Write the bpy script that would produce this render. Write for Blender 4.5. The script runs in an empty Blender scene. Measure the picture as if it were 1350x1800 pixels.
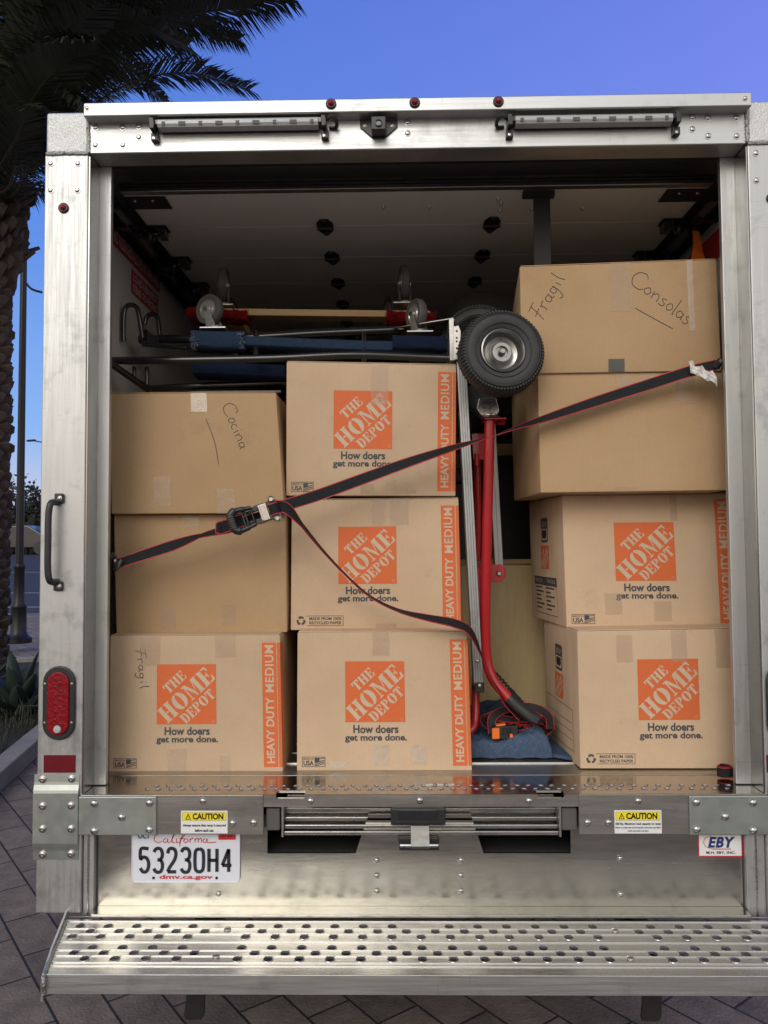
import bpy, bmesh, math, random
from mathutils import Vector, Matrix, Euler
random.seed(7)
R = math.radians
sc = bpy.context.scene
COL = sc.collection
# ------------------------------------------------------------------ camera
F = 1350.0
CAM = Vector((0, -2.2, 1.55))
ROT = (Matrix.Rotation(R(0.95), 3, 'Z') @ Matrix.Rotation(R(92.5), 3, 'X') @ Matrix.Rotation(R(-0.38), 3, 'Z'))
cd = bpy.data.cameras.new('camera'); cam = bpy.data.objects.new('camera', cd); COL.objects.link(cam)
cd.sensor_fit = 'VERTICAL'; cd.sensor_height = 24; cd.lens = F*24/1800; cd.clip_end = 500; cd.clip_start = .05
cam.matrix_world = Matrix.Translation(CAM) @ ROT.to_4x4()
sc.camera = cam
# ------------------------------------------------------------------ sky (dusk: blue-violet in front, bright afterglow behind the viewer)
w = bpy.data.worlds.new('World'); sc.world = w; w.use_nodes = True
nt = w.node_tree; nt.nodes.clear()
def N(tree, t, **k):
    n = tree.nodes.new(t)
    for a, b in k.items(): setattr(n, a, b)
    return n
out = N(nt, 'ShaderNodeOutputWorld'); bg = N(nt, 'ShaderNodeBackground'); nt.links.new(bg.outputs[0], out.inputs[0])
sky = N(nt, 'ShaderNodeTexSky', sky_type='NISHITA', sun_disc=False, sun_elevation=R(4), sun_rotation=R(200))
tc = N(nt, 'ShaderNodeTexCoord'); sx = N(nt, 'ShaderNodeSeparateXYZ'); nt.links.new(tc.outputs['Generated'], sx.inputs[0])
def ramp(tree, src, stops):
    r = N(tree, 'ShaderNodeValToRGB'); tree.links.new(src, r.inputs[0]); e = r.color_ramp.elements
    while len(e) < len(stops): e.new(.5)
    for i, (p, c) in enumerate(stops):
        e[i].position = p; e[i].color = (*c, 1)
    return r
r1 = ramp(nt, sx.outputs[2], [(0, (.62,.50,.52)), (.05, (.52,.55,.72)), (.14, (.23,.43,.84)), (.35, (.105,.255,.76)), (.6, (.070,.170,.62)), (1, (.06,.11,.42))])
r2 = ramp(nt, sx.outputs[2], [(0, (.66,.50,.56)), (.06, (.50,.46,.74)), (.25, (.27,.31,.88)), (.6, (.18,.215,.80)), (1, (.10,.12,.45))])
ax = N(nt, 'ShaderNodeMapRange'); nt.links.new(sx.outputs[0], ax.inputs[0]); ax.inputs[1].default_value = -.3; ax.inputs[2].default_value = .75
m1 = N(nt, 'ShaderNodeMix', data_type='RGBA'); nt.links.new(ax.outputs[0], m1.inputs[0]); nt.links.new(r1.outputs[0], m1.inputs[6]); nt.links.new(r2.outputs[0], m1.inputs[7])
r3 = ramp(nt, sx.outputs[2], [(0, (.62,.56,.50)), (.08, (1.35,1.20,1.05)), (.3, (1.25,1.18,1.10)), (.62, (.80,.83,.86)), (1, (.25,.32,.50))])
ay = N(nt, 'ShaderNodeMapRange', interpolation_type='SMOOTHSTEP'); nt.links.new(sx.outputs[1], ay.inputs[0]); ay.inputs[1].default_value = .25; ay.inputs[2].default_value = -.45
m2 = N(nt, 'ShaderNodeMix', data_type='RGBA'); nt.links.new(ay.outputs[0], m2.inputs[0]); nt.links.new(m1.outputs[2], m2.inputs[6]); nt.links.new(r3.outputs[0], m2.inputs[7])
sk = N(nt, 'ShaderNodeVectorMath', operation='SCALE'); nt.links.new(sky.outputs[0], sk.inputs[0]); sk.inputs[3].default_value = .01
ad = N(nt, 'ShaderNodeVectorMath', operation='ADD'); nt.links.new(m2.outputs[2], ad.inputs[0]); nt.links.new(sk.outputs[0], ad.inputs[1])
nt.links.new(ad.outputs[0], bg.inputs[0]); bg.inputs[1].default_value = 1.0
# sun: soft, behind and above the viewer, a little to the left
sl = bpy.data.lights.new('sun', 'SUN'); sl.energy = 1.2; sl.angle = R(34); sl.color = (1, .95, .88)
so = bpy.data.objects.new('sun', sl); COL.objects.link(so)
so.rotation_euler = Vector((.26, .82, -.55)).to_track_quat('-Z', 'Y').to_euler()
vs = sc.view_settings; vs.view_transform = 'Standard'; vs.look = 'None'; vs.gamma = 1; vs.exposure = 0.08

# ------------------------------------------------------------------ pixel -> point helpers (metres, at a chosen depth)
def ray(px, py): return ROT @ Vector(((px-675)/F, -(py-900)/F, -1))
def P(px, py, Y):
    d = ray(px, py); return CAM + d*((Y-CAM.y)/d.y)
def PZ(px, py, Z):
    d = ray(px, py); return CAM + d*((Z-CAM.z)/d.z)
# ------------------------------------------------------------------ materials
def mat(name, col, rough=.5, metal=0, var=0, vscale=6, bump=0, bscale=80, col2=None, stretch=(1,1,1), spec=None, coat=0, alpha=None, rvar=0, stain=0):
    m = bpy.data.materials.new(name); m.use_nodes = True; t = m.node_tree; b = t.nodes['Principled BSDF']
    b.inputs['Base Color'].default_value = (*col, 1); b.inputs['Roughness'].default_value = rough; b.inputs['Metallic'].default_value = metal
    if spec is not None: b.inputs['Specular IOR Level'].default_value = spec
    if coat: b.inputs['Coat Weight'].default_value = coat; b.inputs['Coat Roughness'].default_value = .1
    if alpha is not None: b.inputs['Alpha'].default_value = alpha
    if not (var or bump or rvar or stain): return m
    c = N(t, 'ShaderNodeTexCoord'); oi = N(t, 'ShaderNodeObjectInfo'); mu = N(t, 'ShaderNodeMath', operation='MULTIPLY'); mu.inputs[1].default_value = 37
    t.links.new(oi.outputs['Random'], mu.inputs[0])
    mp = N(t, 'ShaderNodeVectorMath', operation='ADD'); t.links.new(c.outputs['Object'], mp.inputs[0]); t.links.new(mu.outputs[0], mp.inputs[1])
    ms = N(t, 'ShaderNodeVectorMath', operation='MULTIPLY'); t.links.new(mp.outputs[0], ms.inputs[0]); ms.inputs[1].default_value = stretch
    def noise(s, detail=5, src=ms):
        n = N(t, 'ShaderNodeTexNoise'); n.inputs['Scale'].default_value = s; n.inputs['Detail'].default_value = detail; n.inputs['Roughness'].default_value = .62
        t.links.new(src.outputs[0], n.inputs['Vector']); return n
    cur = None
    if var:
        n = noise(vscale); c2 = col2 or tuple(x*.55 for x in col)
        mr = N(t, 'ShaderNodeMapRange'); t.links.new(n.outputs[0], mr.inputs[0]); mr.inputs[1].default_value = .35; mr.inputs[2].default_value = .7; mr.inputs[4].default_value = var
        mx = N(t, 'ShaderNodeMix', data_type='RGBA'); t.links.new(mr.outputs[0], mx.inputs[0]); mx.inputs[6].default_value = (*col, 1); mx.inputs[7].default_value = (*c2, 1)
        cur = mx.outputs[2]; t.links.new(cur, b.inputs['Base Color'])
    if stain:
        n = noise(3.3, 8, mp); n2 = noise(21, 8, mp)
        ml = N(t, 'ShaderNodeMath', operation='MULTIPLY'); t.links.new(n.outputs[0], ml.inputs[0]); t.links.new(n2.outputs[0], ml.inputs[1])
        mr = N(t, 'ShaderNodeMapRange'); t.links.new(ml.outputs[0], mr.inputs[0]); mr.inputs[1].default_value = .28; mr.inputs[2].default_value = .42; mr.inputs[4].default_value = stain
        mx = N(t, 'ShaderNodeMix', data_type='RGBA'); t.links.new(mr.outputs[0], mx.inputs[0]); mx.inputs[7].default_value = (*(x*.42 for x in col), 1)
        if cur: t.links.new(cur, mx.inputs[6])
        else: mx.inputs[6].default_value = (*col, 1)
        cur = mx.outputs[2]; t.links.new(cur, b.inputs['Base Color'])
        if metal > .7:      # fine scratches and rub marks
            for ang_, sc_, amt in ((.6, (3,3,90), .18), (-.9, (70,4,4), .14), (1.35, (5,5,120), .12)):
                rm2 = N(t, 'ShaderNodeMapping'); rm2.inputs['Rotation'].default_value = (0, ang_, 0); rm2.inputs['Scale'].default_value = sc_; t.links.new(mp.outputs[0], rm2.inputs[0])
                ns = N(t, 'ShaderNodeTexNoise'); ns.inputs['Scale'].default_value = 2.2; ns.inputs['Detail'].default_value = 2; t.links.new(rm2.outputs[0], ns.inputs['Vector'])
                mk = N(t, 'ShaderNodeMapRange'); t.links.new(ns.outputs[0], mk.inputs[0]); mk.inputs[1].default_value = .68; mk.inputs[2].default_value = .74; mk.inputs[4].default_value = amt
                mx2 = N(t, 'ShaderNodeMix', data_type='RGBA'); t.links.new(mk.outputs[0], mx2.inputs[0]); t.links.new(cur, mx2.inputs[6]); mx2.inputs[7].default_value = (*(x*.3 for x in col), 1)
                cur = mx2.outputs[2]; t.links.new(cur, b.inputs['Base Color'])
    if rvar:
        n = noise(vscale*2.3 if vscale else 9); mr = N(t, 'ShaderNodeMapRange'); t.links.new(n.outputs[0], mr.inputs[0]); mr.inputs[1].default_value = .3; mr.inputs[2].default_value = .7
        mr.inputs[3].default_value = max(.03, rough-rvar); mr.inputs[4].default_value = rough+rvar; t.links.new(mr.outputs[0], b.inputs['Roughness'])
    if bump:
        n = noise(bscale); bp = N(t, 'ShaderNodeBump'); bp.inputs['Strength'].default_value = bump; bp.inputs['Distance'].default_value = .004
        t.links.new(n.outputs[0], bp.inputs['Height']); t.links.new(bp.outputs[0], b.inputs['Normal'])
    return m
def cardboard(name, col, col2):
    m = mat(name, col, .82, 0, .8, 2.6, .3, 260, col2, spec=.25)
    t = m.node_tree; b = t.nodes['Principled BSDF']
    c = N(t, 'ShaderNodeTexCoord'); wv = N(t, 'ShaderNodeTexWave', wave_type='BANDS', bands_direction='X'); wv.inputs['Scale'].default_value = 45; wv.inputs['Distortion'].default_value = 1.2; wv.inputs['Detail'].default_value = 3
    t.links.new(c.outputs['Object'], wv.inputs[0])
    sp = N(t, 'ShaderNodeTexNoise'); sp.inputs['Scale'].default_value = 420; sp.inputs['Detail'].default_value = 3; t.links.new(c.outputs['Object'], sp.inputs[0])
    old = b.inputs['Base Color'].links[0].from_socket
    a = N(t, 'ShaderNodeMath', operation='MULTIPLY_ADD'); t.links.new(wv.outputs[1], a.inputs[0]); a.inputs[1].default_value = .06; a.inputs[2].default_value = .90
    s2 = N(t, 'ShaderNodeMath', operation='MULTIPLY_ADD'); t.links.new(sp.outputs[0], s2.inputs[0]); s2.inputs[1].default_value = .26; t.links.new(a.outputs[0], s2.inputs[2])
    vm = N(t, 'ShaderNodeVectorMath', operation='SCALE'); t.links.new(old, vm.inputs[0]); t.links.new(s2.outputs[0], vm.inputs[3]); 
    oi = N(t, 'ShaderNodeObjectInfo'); mr = N(t, 'ShaderNodeMapRange'); t.links.new(oi.outputs['Random'], mr.inputs[0]); mr.inputs[3].default_value = .84; mr.inputs[4].default_value = 1.03
    ad = N(t, 'ShaderNodeVectorMath', operation='ADD'); t.links.new(c.outputs['Object'], ad.inputs[0]); t.links.new(oi.outputs['Random'], ad.inputs[1])
    s3 = N(t, 'ShaderNodeTexNoise'); s3.inputs['Scale'].default_value = 5; s3.inputs['Detail'].default_value = 9; s3.inputs['Roughness'].default_value = .7; t.links.new(ad.outputs[0], s3.inputs['Vector'])
    s4 = N(t, 'ShaderNodeMapRange'); t.links.new(s3.outputs[0], s4.inputs[0]); s4.inputs[1].default_value = .58; s4.inputs[2].default_value = .74; s4.inputs[3].default_value = 1; s4.inputs[4].default_value = .80
    pm = N(t, 'ShaderNodeMath', operation='MULTIPLY'); t.links.new(mr.outputs[0], pm.inputs[0]); t.links.new(s4.outputs[0], pm.inputs[1])
    v2 = N(t, 'ShaderNodeVectorMath', operation='SCALE'); t.links.new(vm.outputs[0], v2.inputs[0]); t.links.new(pm.outputs[0], v2.inputs[3]); t.links.new(v2.outputs[0], b.inputs['Base Color'])
    return m
M = {}
M['card'] = cardboard('printed_cardboard', (.555,.405,.27), (.465,.33,.21))
M['card2'] = cardboard('plain_cardboard', (.46,.31,.175), (.39,.255,.135))
M['cardletter'] = mat('cardboard_show_through', (.58,.45,.32), .8, 0, .3, 30)
M['orange'] = mat('orange_print', (.64,.115,.022), .7, 0, .55, 240, col2=(.56,.19,.075))
M['ink'] = mat('slate_ink', (.045,.05,.06), .7, 0, .5, 90, col2=(.09,.085,.08))
M['numink'] = mat('plate_number_paint', (.010,.012,.022), .4)
M['ribm'] = mat('polished_rib', (.80,.79,.77), .32, .85)
M['forkm'] = mat('zinc_fork', (.52,.52,.50), .35, .7, .3, 40)
M['dullplate'] = mat('dull_steel_plate', (.26,.255,.24), .45, .8, .5, 30, rvar=.05)
M['pen'] = mat('marker_ink', (.035,.03,.028), .6)
M['tape'] = mat('clear_tape', (.58,.44,.31), .14, 0, .4, 25, .8, 45, (.48,.36,.24), alpha=.30, coat=.6)
M['glinttape'] = mat('painted_glint_tape', (.72,.62,.50), .10, 0, .6, 40, 1.2, 40, (.55,.44,.32), alpha=.5, coat=.8)  # whiter copy of the clear tape, its glint put into the base colour
M['film'] = mat('plastic_film', (.72,.60,.38), .25, 0, coat=.5)
M['alu'] = mat('brushed_aluminium', (.52,.53,.525), .42, .9, .25, 9, .10, 60, (.43,.44,.435), stretch=(.25,1,6), rvar=.09, stain=.35)
M['aluv'] = mat('upright_aluminium', (.49,.50,.495), .46, .85, .25, 9, .10, 60, (.40,.41,.405), stretch=(6,1,.25), rvar=.09, stain=.55)
M['liner'] = mat('jamb_liner', (.40,.395,.375), .20, 1, .4, 4, .04, 30, (.30,.29,.27), stretch=(4,1,.5), rvar=.06, stain=.3)
M['alud'] = mat('worn_aluminium', (.50,.485,.45), .33, .95, .5, 4, .1, 40, (.38,.36,.33), stretch=(.3,1,3), rvar=.08, stain=.3)
M['panelm'] = mat('panel_aluminium', (.47,.455,.41), .22, 1, .4, 9, .05, 60, (.40,.385,.34), stretch=(.4,1,3), rvar=.06, stain=.3)
M['sill'] = mat('polished_sill', (.56,.545,.52), .17, 1, .45, 4, .05, 20, (.40,.38,.36), stretch=(.5,3,1), rvar=.08, stain=.4)
M['step'] = mat('step_aluminium', (.46,.45,.43), .27, .97, .5, 12, .10, 60, (.33,.32,.30), stretch=(.3,4,1), rvar=.1, stain=.4)
M['zinc'] = mat('zinc_plate', (.42,.46,.43), .42, .85, .4, 7, .05, 50, (.33,.36,.34), rvar=.08, stain=.25)
M['cast'] = mat('rough_casting', (.60,.605,.59), .42, .88, .5, 120, .8, 200, (.44,.44,.43))
M['weld'] = mat('weld_bead', (.42,.41,.39), .45, .9, .6, 200, .6, 300, (.2,.19,.17))
M['steel'] = mat('bright_steel', (.52,.51,.49), .26, 1, .3, 60, rvar=.06)
M['rimm'] = mat('dull_rim_steel', (.36,.355,.34), .34, 1, .6, 40, rvar=.08)
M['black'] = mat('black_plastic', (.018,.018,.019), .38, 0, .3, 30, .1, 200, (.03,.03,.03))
M['blackm'] = mat('black_painted_steel', (.014,.014,.016), .22, 0, .3, 12, col2=(.03,.03,.03), coat=.4)
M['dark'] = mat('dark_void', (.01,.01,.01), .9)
M['rubber'] = mat('tyre_rubber', (.024,.024,.025), .62, 0, .5, 20, .3, 200, (.045,.043,.04))
M['grub'] = mat('grey_caster_rubber', (.085,.083,.078), .6, 0, .4, 20, col2=(.09,.085,.08))
M['red'] = mat('red_paint', (.42,.012,.016), .3, 0, .4, 14, .05, 60, (.28,.008,.012), coat=.3)
M['redlens'] = mat('red_lens', (.26,.002,.008), .14, 0, .7, 55, .5, 120, (.08,.0,.004), coat=.05, spec=.35)
M['reflector'] = mat('red_reflective_tape', (.13,.004,.010), .3, 0, .3, 120)
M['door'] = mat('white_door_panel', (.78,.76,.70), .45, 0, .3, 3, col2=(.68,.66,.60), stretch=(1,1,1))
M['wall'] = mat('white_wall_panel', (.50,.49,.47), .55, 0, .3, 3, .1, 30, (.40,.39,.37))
M['web'] = mat('black_webbing', (.011,.0115,.013), .6, 0, .5, 300, .6, 500, (.024,.024,.026), spec=.2)
M['webred'] = mat('red_webbing_edge', (.42,.02,.03), .6)
M['webdark'] = mat('dark_webbing', (.016,.014,.015), .7, 0, .4, 200)
M['blue'] = mat('blue_carpet', (.016,.034,.072), .95, 0, .8, 220, 1, 350, (.045,.07,.11), spec=.1)
M['navy'] = mat('navy_carpet', (.012,.02,.05), .9, 0, .5, 160, 1, 300, spec=.1)
M['redcarpet'] = mat('red_carpet', (.22,.008,.012), .95, 0, .7, 160, 1, 260, (.15,.005,.01), spec=.1)
M['wood'] = mat('pine_wood', (.50,.34,.17), .6, 0, .6, 9, .2, 60, (.36,.23,.10), stretch=(.2,3,3))
M['ply'] = mat('plastic_wrapped_wood', (.66,.50,.26), .25, 0, .5, 4, .7, 16, (.52,.38,.18), stretch=(4,1,1.2), coat=.6)
M['blanket'] = mat('blue_moving_blanket', (.075,.110,.180), .95, 0, .8, 60, .9, 90, (.045,.070,.125), spec=.1)
M['stitch'] = mat('white_stitching', (.20,.25,.33), .8)
M['orangep'] = mat('orange_plastic', (.80,.17,.02), .35)
M['white'] = mat('white_vinyl', (.74,.74,.73), .4, 0, .2, 20)
M['yellow'] = mat('yellow_vinyl', (.80,.66,.02), .4)
M['signred'] = mat('red_sign', (.36,.02,.03), .45)
M['signtext'] = mat('sign_lettering', (.55,.50,.48), .5)
M['inkblue'] = mat('blue_lettering', (.02,.035,.16), .4)
M['inkred'] = mat('red_lettering', (.50,.02,.035), .4)
M['plate'] = mat('plate_white', (.66,.68,.74), .3, 0, .25, 14, .1, 60, (.55,.57,.64), coat=.4)
M['glass'] = mat('clear_lens', (.40,.41,.41), .12, 0, .5, 70, .3, 90, (.38,.38,.38), coat=.6, stretch=(1,1,6))
M['paper'] = mat('white_paper', (.68,.66,.62), .7, 0, .5, 50, .8, 60, (.5,.48,.45))
M['asphalt'] = mat('asphalt', (.020,.025,.036), .85, 0, .5, 4, .4, 60)
M['concrete'] = mat('kerb_concrete', (.24,.22,.205), .85, 0, .6, 9, .6, 60, (.14,.13,.12))
M['soil'] = mat('planter_soil', (.03,.025,.018), .95, 0, .6, 20, 1, 40)
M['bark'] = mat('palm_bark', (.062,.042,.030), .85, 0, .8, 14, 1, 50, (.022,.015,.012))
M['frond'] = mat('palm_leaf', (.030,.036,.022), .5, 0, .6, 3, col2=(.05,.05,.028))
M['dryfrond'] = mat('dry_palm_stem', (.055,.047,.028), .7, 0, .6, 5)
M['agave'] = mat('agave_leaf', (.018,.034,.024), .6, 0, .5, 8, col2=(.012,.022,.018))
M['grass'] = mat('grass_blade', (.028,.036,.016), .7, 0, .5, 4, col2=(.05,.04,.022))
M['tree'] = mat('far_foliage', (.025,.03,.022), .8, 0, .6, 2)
M['car'] = mat('dark_car_paint', (.02,.025,.035), .2, 0, coat=.6)
M['carglass'] = mat('car_glass', (.03,.04,.06), .08, 0)
M['post'] = mat('dark_lamp_post', (.010,.010,.011), .4, .3, .3, 8)

def paver_mat():
    m = bpy.data.materials.new('stone_pavers'); m.use_nodes = True; t = m.node_tree; b = t.nodes['Principled BSDF']
    c = N(t, 'ShaderNodeTexCoord'); mp = N(t, 'ShaderNodeMapping'); mp.inputs['Rotation'].default_value = (0,0,R(52)); t.links.new(c.outputs['Object'], mp.inputs[0])
    br = N(t, 'ShaderNodeTexBrick'); br.inputs['Scale'].default_value = 1; br.inputs['Brick Width'].default_value = .33; br.inputs['Row Height'].default_value = .165
    br.inputs['Mortar Size'].default_value = .005; br.inputs['Mortar Smooth'].default_value = .35; br.inputs['Bias'].default_value = -.1
    br.inputs['Color1'].default_value = (.205,.160,.122,1); br.inputs['Color2'].default_value = (.135,.105,.080,1); br.inputs['Mortar'].default_value = (.018,.016,.014,1)
    t.links.new(mp.outputs[0], br.inputs[0])
    n = N(t, 'ShaderNodeTexNoise'); n.inputs['Scale'].default_value = 9; n.inputs['Detail'].default_value = 9; n.inputs['Roughness'].default_value = .7; t.links.new(c.outputs['Object'], n.inputs[0])
    mr = N(t, 'ShaderNodeMapRange'); t.links.new(n.outputs[0], mr.inputs[0]); mr.inputs[1].default_value = .3; mr.inputs[2].default_value = .7; mr.inputs[3].default_value = .6; mr.inputs[4].default_value = 1.3
    vm = N(t, 'ShaderNodeVectorMath', operation='SCALE'); t.links.new(br.outputs[0], vm.inputs[0]); t.links.new(mr.outputs[0], vm.inputs[3]); t.links.new(vm.outputs[0], b.inputs['Base Color'])
    b.inputs['Roughness'].default_value = .8
    n2 = N(t, 'ShaderNodeTexNoise'); n2.inputs['Scale'].default_value = 90; n2.inputs['Detail'].default_value = 6; t.links.new(c.outputs['Object'], n2.inputs[0])
    hh = N(t, 'ShaderNodeMath', operation='MULTIPLY_ADD'); t.links.new(br.outputs['Fac'], hh.inputs[0]); hh.inputs[1].default_value = -1.5; t.links.new(n2.outputs[0], hh.inputs[2])
    bp = N(t, 'ShaderNodeBump'); bp.inputs['Strength'].default_value = .8; bp.inputs['Distance'].default_value = .006; t.links.new(hh.outputs[0], bp.inputs['Height']); t.links.new(bp.outputs[0], b.inputs['Normal'])
    return m
M['pavers'] = paver_mat()

# ------------------------------------------------------------------ mesh builder
class MB:
    def __init__(s): s.v = []; s.f = []; s.m = []
    def add(s, vs, fs, mi=0):
        o = len(s.v); s.v += [Vector(v) for v in vs]; s.f += [tuple(i+o for i in f) for f in fs]; s.m += [mi]*len(fs); return s
    def hexa(s, p, mi=0):   # p: 4 front (BL BR TR TL), 4 back
        return s.add(p, [(0,1,2,3),(5,4,7,6),(4,0,3,7),(1,5,6,2),(3,2,6,7),(4,5,1,0)], mi)
    def box(s, x0, x1, y0, y1, z0, z1, mi=0):
        x0,x1 = sorted((x0,x1)); y0,y1 = sorted((y0,y1)); z0,z1 = sorted((z0,z1))
        return s.hexa([(x0,y0,z0),(x1,y0,z0),(x1,y0,z1),(x0,y0,z1),(x0,y1,z0),(x1,y1,z0),(x1,y1,z1),(x0,y1,z1)], mi)
    def obox(s, c, ax, ay, az, mi=0):  # oriented box: centre and half vectors
        c, ax, ay, az = map(Vector, (c, ax, ay, az))
        return s.hexa([c-ax-ay-az, c+ax-ay-az, c+ax-ay+az, c-ax-ay+az, c-ax+ay-az, c+ax+ay-az, c+ax+ay+az, c-ax+ay+az], mi)
    def tube(s, pts, r, n=10, mi=0, caps=True):
        pts = [Vector(p) for p in pts]; rs = r if isinstance(r, (list, tuple)) else [r]*len(pts)
        o = len(s.v); up = None
        for i, p in enumerate(pts):
            t = (pts[min(i+1, len(pts)-1)]-pts[max(i-1, 0)]).normalized()
            if up is None: up = Vector((0,0,1)) if abs(t.z) < .9 else Vector((0,1,0))
            a = t.cross(up).normalized(); up = a.cross(t).normalized()
            for k in range(n):
                q = 2*math.pi*k/n; s.v.append(p+(a*math.cos(q)+up*math.sin(q))*rs[i])
        for i in range(len(pts)-1):
            for k in range(n):
                s.f.append((o+i*n+k, o+i*n+(k+1)%n, o+(i+1)*n+(k+1)%n, o+(i+1)*n+k)); s.m.append(mi)
        if caps:
            s.f.append(tuple(o+k for k in range(n))[::-1]); s.m.append(mi)
            s.f.append(tuple(o+(len(pts)-1)*n+k for k in range(n))); s.m.append(mi)
        return s
    def lathe(s, c, axis, prof, n=32, mi=0, caps=True):   # prof: (r, h) along axis
        c = Vector(c); axis = Vector(axis).normalized(); a = axis.cross(Vector((0,0,1)) if abs(axis.z) < .9 else Vector((1,0,0))).normalized(); b = axis.cross(a)
        o = len(s.v)
        for r, h in prof:
            for k in range(n):
                q = 2*math.pi*k/n; s.v.append(c+axis*h+(a*math.cos(q)+b*math.sin(q))*r)
        for i in range(len(prof)-1):
            for k in range(n):
                s.f.append((o+i*n+k, o+i*n+(k+1)%n, o+(i+1)*n+(k+1)%n, o+(i+1)*n+k)); s.m.append(mi)
        if not caps: return s
        if prof[-1][0] > 1e-6: s.f.append(tuple(o+(len(prof)-1)*n+k for k in range(n))); s.m.append(mi)
        if prof[0][0] > 1e-6: s.f.append(tuple(o+k for k in range(n))[::-1]); s.m.append(mi)
        return s
    def prism(s, pts, d, mi=0):      # planar outline extruded by vector d
        pts = [Vector(p) for p in pts]; d = Vector(d); n = len(pts)
        return s.add(pts+[p+d for p in pts], [tuple(range(n)), tuple(range(n, 2*n))[::-1]]+[(i, i+n, (i+1)%n+n, (i+1)%n) for i in range(n)], mi)
    def build(s, name, m, parent=None, smooth=False, bevel=0, seg=2, fix=True, weld=False):
        me = bpy.data.meshes.new(name); off = parent['_o'] if parent and '_o' in parent else (0,0,0); off = Vector(off)
        me.from_pydata([v-off for v in s.v], [], s.f)
        ms = m if isinstance(m, (list, tuple)) else [m]
        for q in ms: me.materials.append(M[q])
        for p, i in zip(me.polygons, s.m): p.material_index = i; p.use_smooth = smooth
        me.validate(); me.update()
        if fix:
            bm = bmesh.new(); bm.from_mesh(me)
            if weld: bmesh.ops.remove_doubles(bm, verts=bm.verts, dist=.0002)
            bmesh.ops.recalc_face_normals(bm, faces=bm.faces); bm.to_mesh(me); bm.free()
        if smooth:
            me.set_sharp_from_angle(angle=R(40))
        o = bpy.data.objects.new(name, me); COL.objects.link(o)
        if parent: o.parent = parent; o['_o'] = tuple(off)
        if bevel:
            b = o.modifiers.new('bevel', 'BEVEL'); b.width = bevel; b.segments = seg; b.limit_method = 'ANGLE'; b.angle_limit = R(50); b.harden_normals = True
            for p in me.polygons: p.use_smooth = True
            me.set_sharp_from_angle(angle=R(60)) if not smooth else None
        return o
def tag(o, label=None, cat=None, group=None, kind=None):
    if label: o['label'] = label
    if cat: o['category'] = cat
    if group: o['group'] = group
    if kind: o['kind'] = kind
    return o
def thing(name, loc, label, cat, group=None):
    o = bpy.data.objects.new(name, None); COL.objects.link(o); o.location = loc; o['_o'] = tuple(loc); o.empty_display_size = .1
    return tag(o, label, cat, group)
def dup_part(o, parent, delta=None, mw=None):
    c = o.copy(); COL.objects.link(c); c.parent = parent
    if delta is not None: c.location = Vector(o.location)+Vector(delta)
    return c
def smooth_path(pts, k=6):
    pts = [Vector(p) for p in pts]; q = [pts[0]*2-pts[1]]+pts+[pts[-1]*2-pts[-2]]; o = []
    for i in range(1, len(q)-2):
        for j in range(k):
            t = j/k; a,b,c,d = q[i-1],q[i],q[i+1],q[i+2]
            o.append(.5*((2*b)+(c-a)*t+(2*a-5*b+4*c-d)*t*t+(3*b-a-3*c+d)*t**3))
    return o+[pts[-1]]
# ------------------------------------------------------------------ lettering
_tc = {}
def text2d(s, bold=0, space=1.0, shear=0):
    key = (s, bold, space, shear)
    if key in _tc: return _tc[key]
    c = bpy.data.curves.new('t', 'FONT'); c.body = s; c.size = 1; c.offset = bold; c.space_character = space; c.shear = shear; c.resolution_u = 4
    o = bpy.data.objects.new('t', c); COL.objects.link(o)
    dg = bpy.context.evaluated_depsgraph_get(); me = o.evaluated_get(dg).to_mesh()
    vs = [Vector((v.co.x, v.co.y)) for v in me.vertices]; fs = [tuple(p.vertices) for p in me.polygons]
    o.evaluated_get(dg).to_mesh_clear(); bpy.data.objects.remove(o); bpy.data.curves.remove(c)
    x0 = min(v.x for v in vs); x1 = max(v.x for v in vs); y0 = min(v.y for v in vs); y1 = max(v.y for v in vs)
    r = ([((v.x-x0)/(x1-x0), (v.y-y0)/(y1-y0)) for v in vs], fs, (x1-x0)/(y1-y0)); _tc[key] = r
    return r
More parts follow.
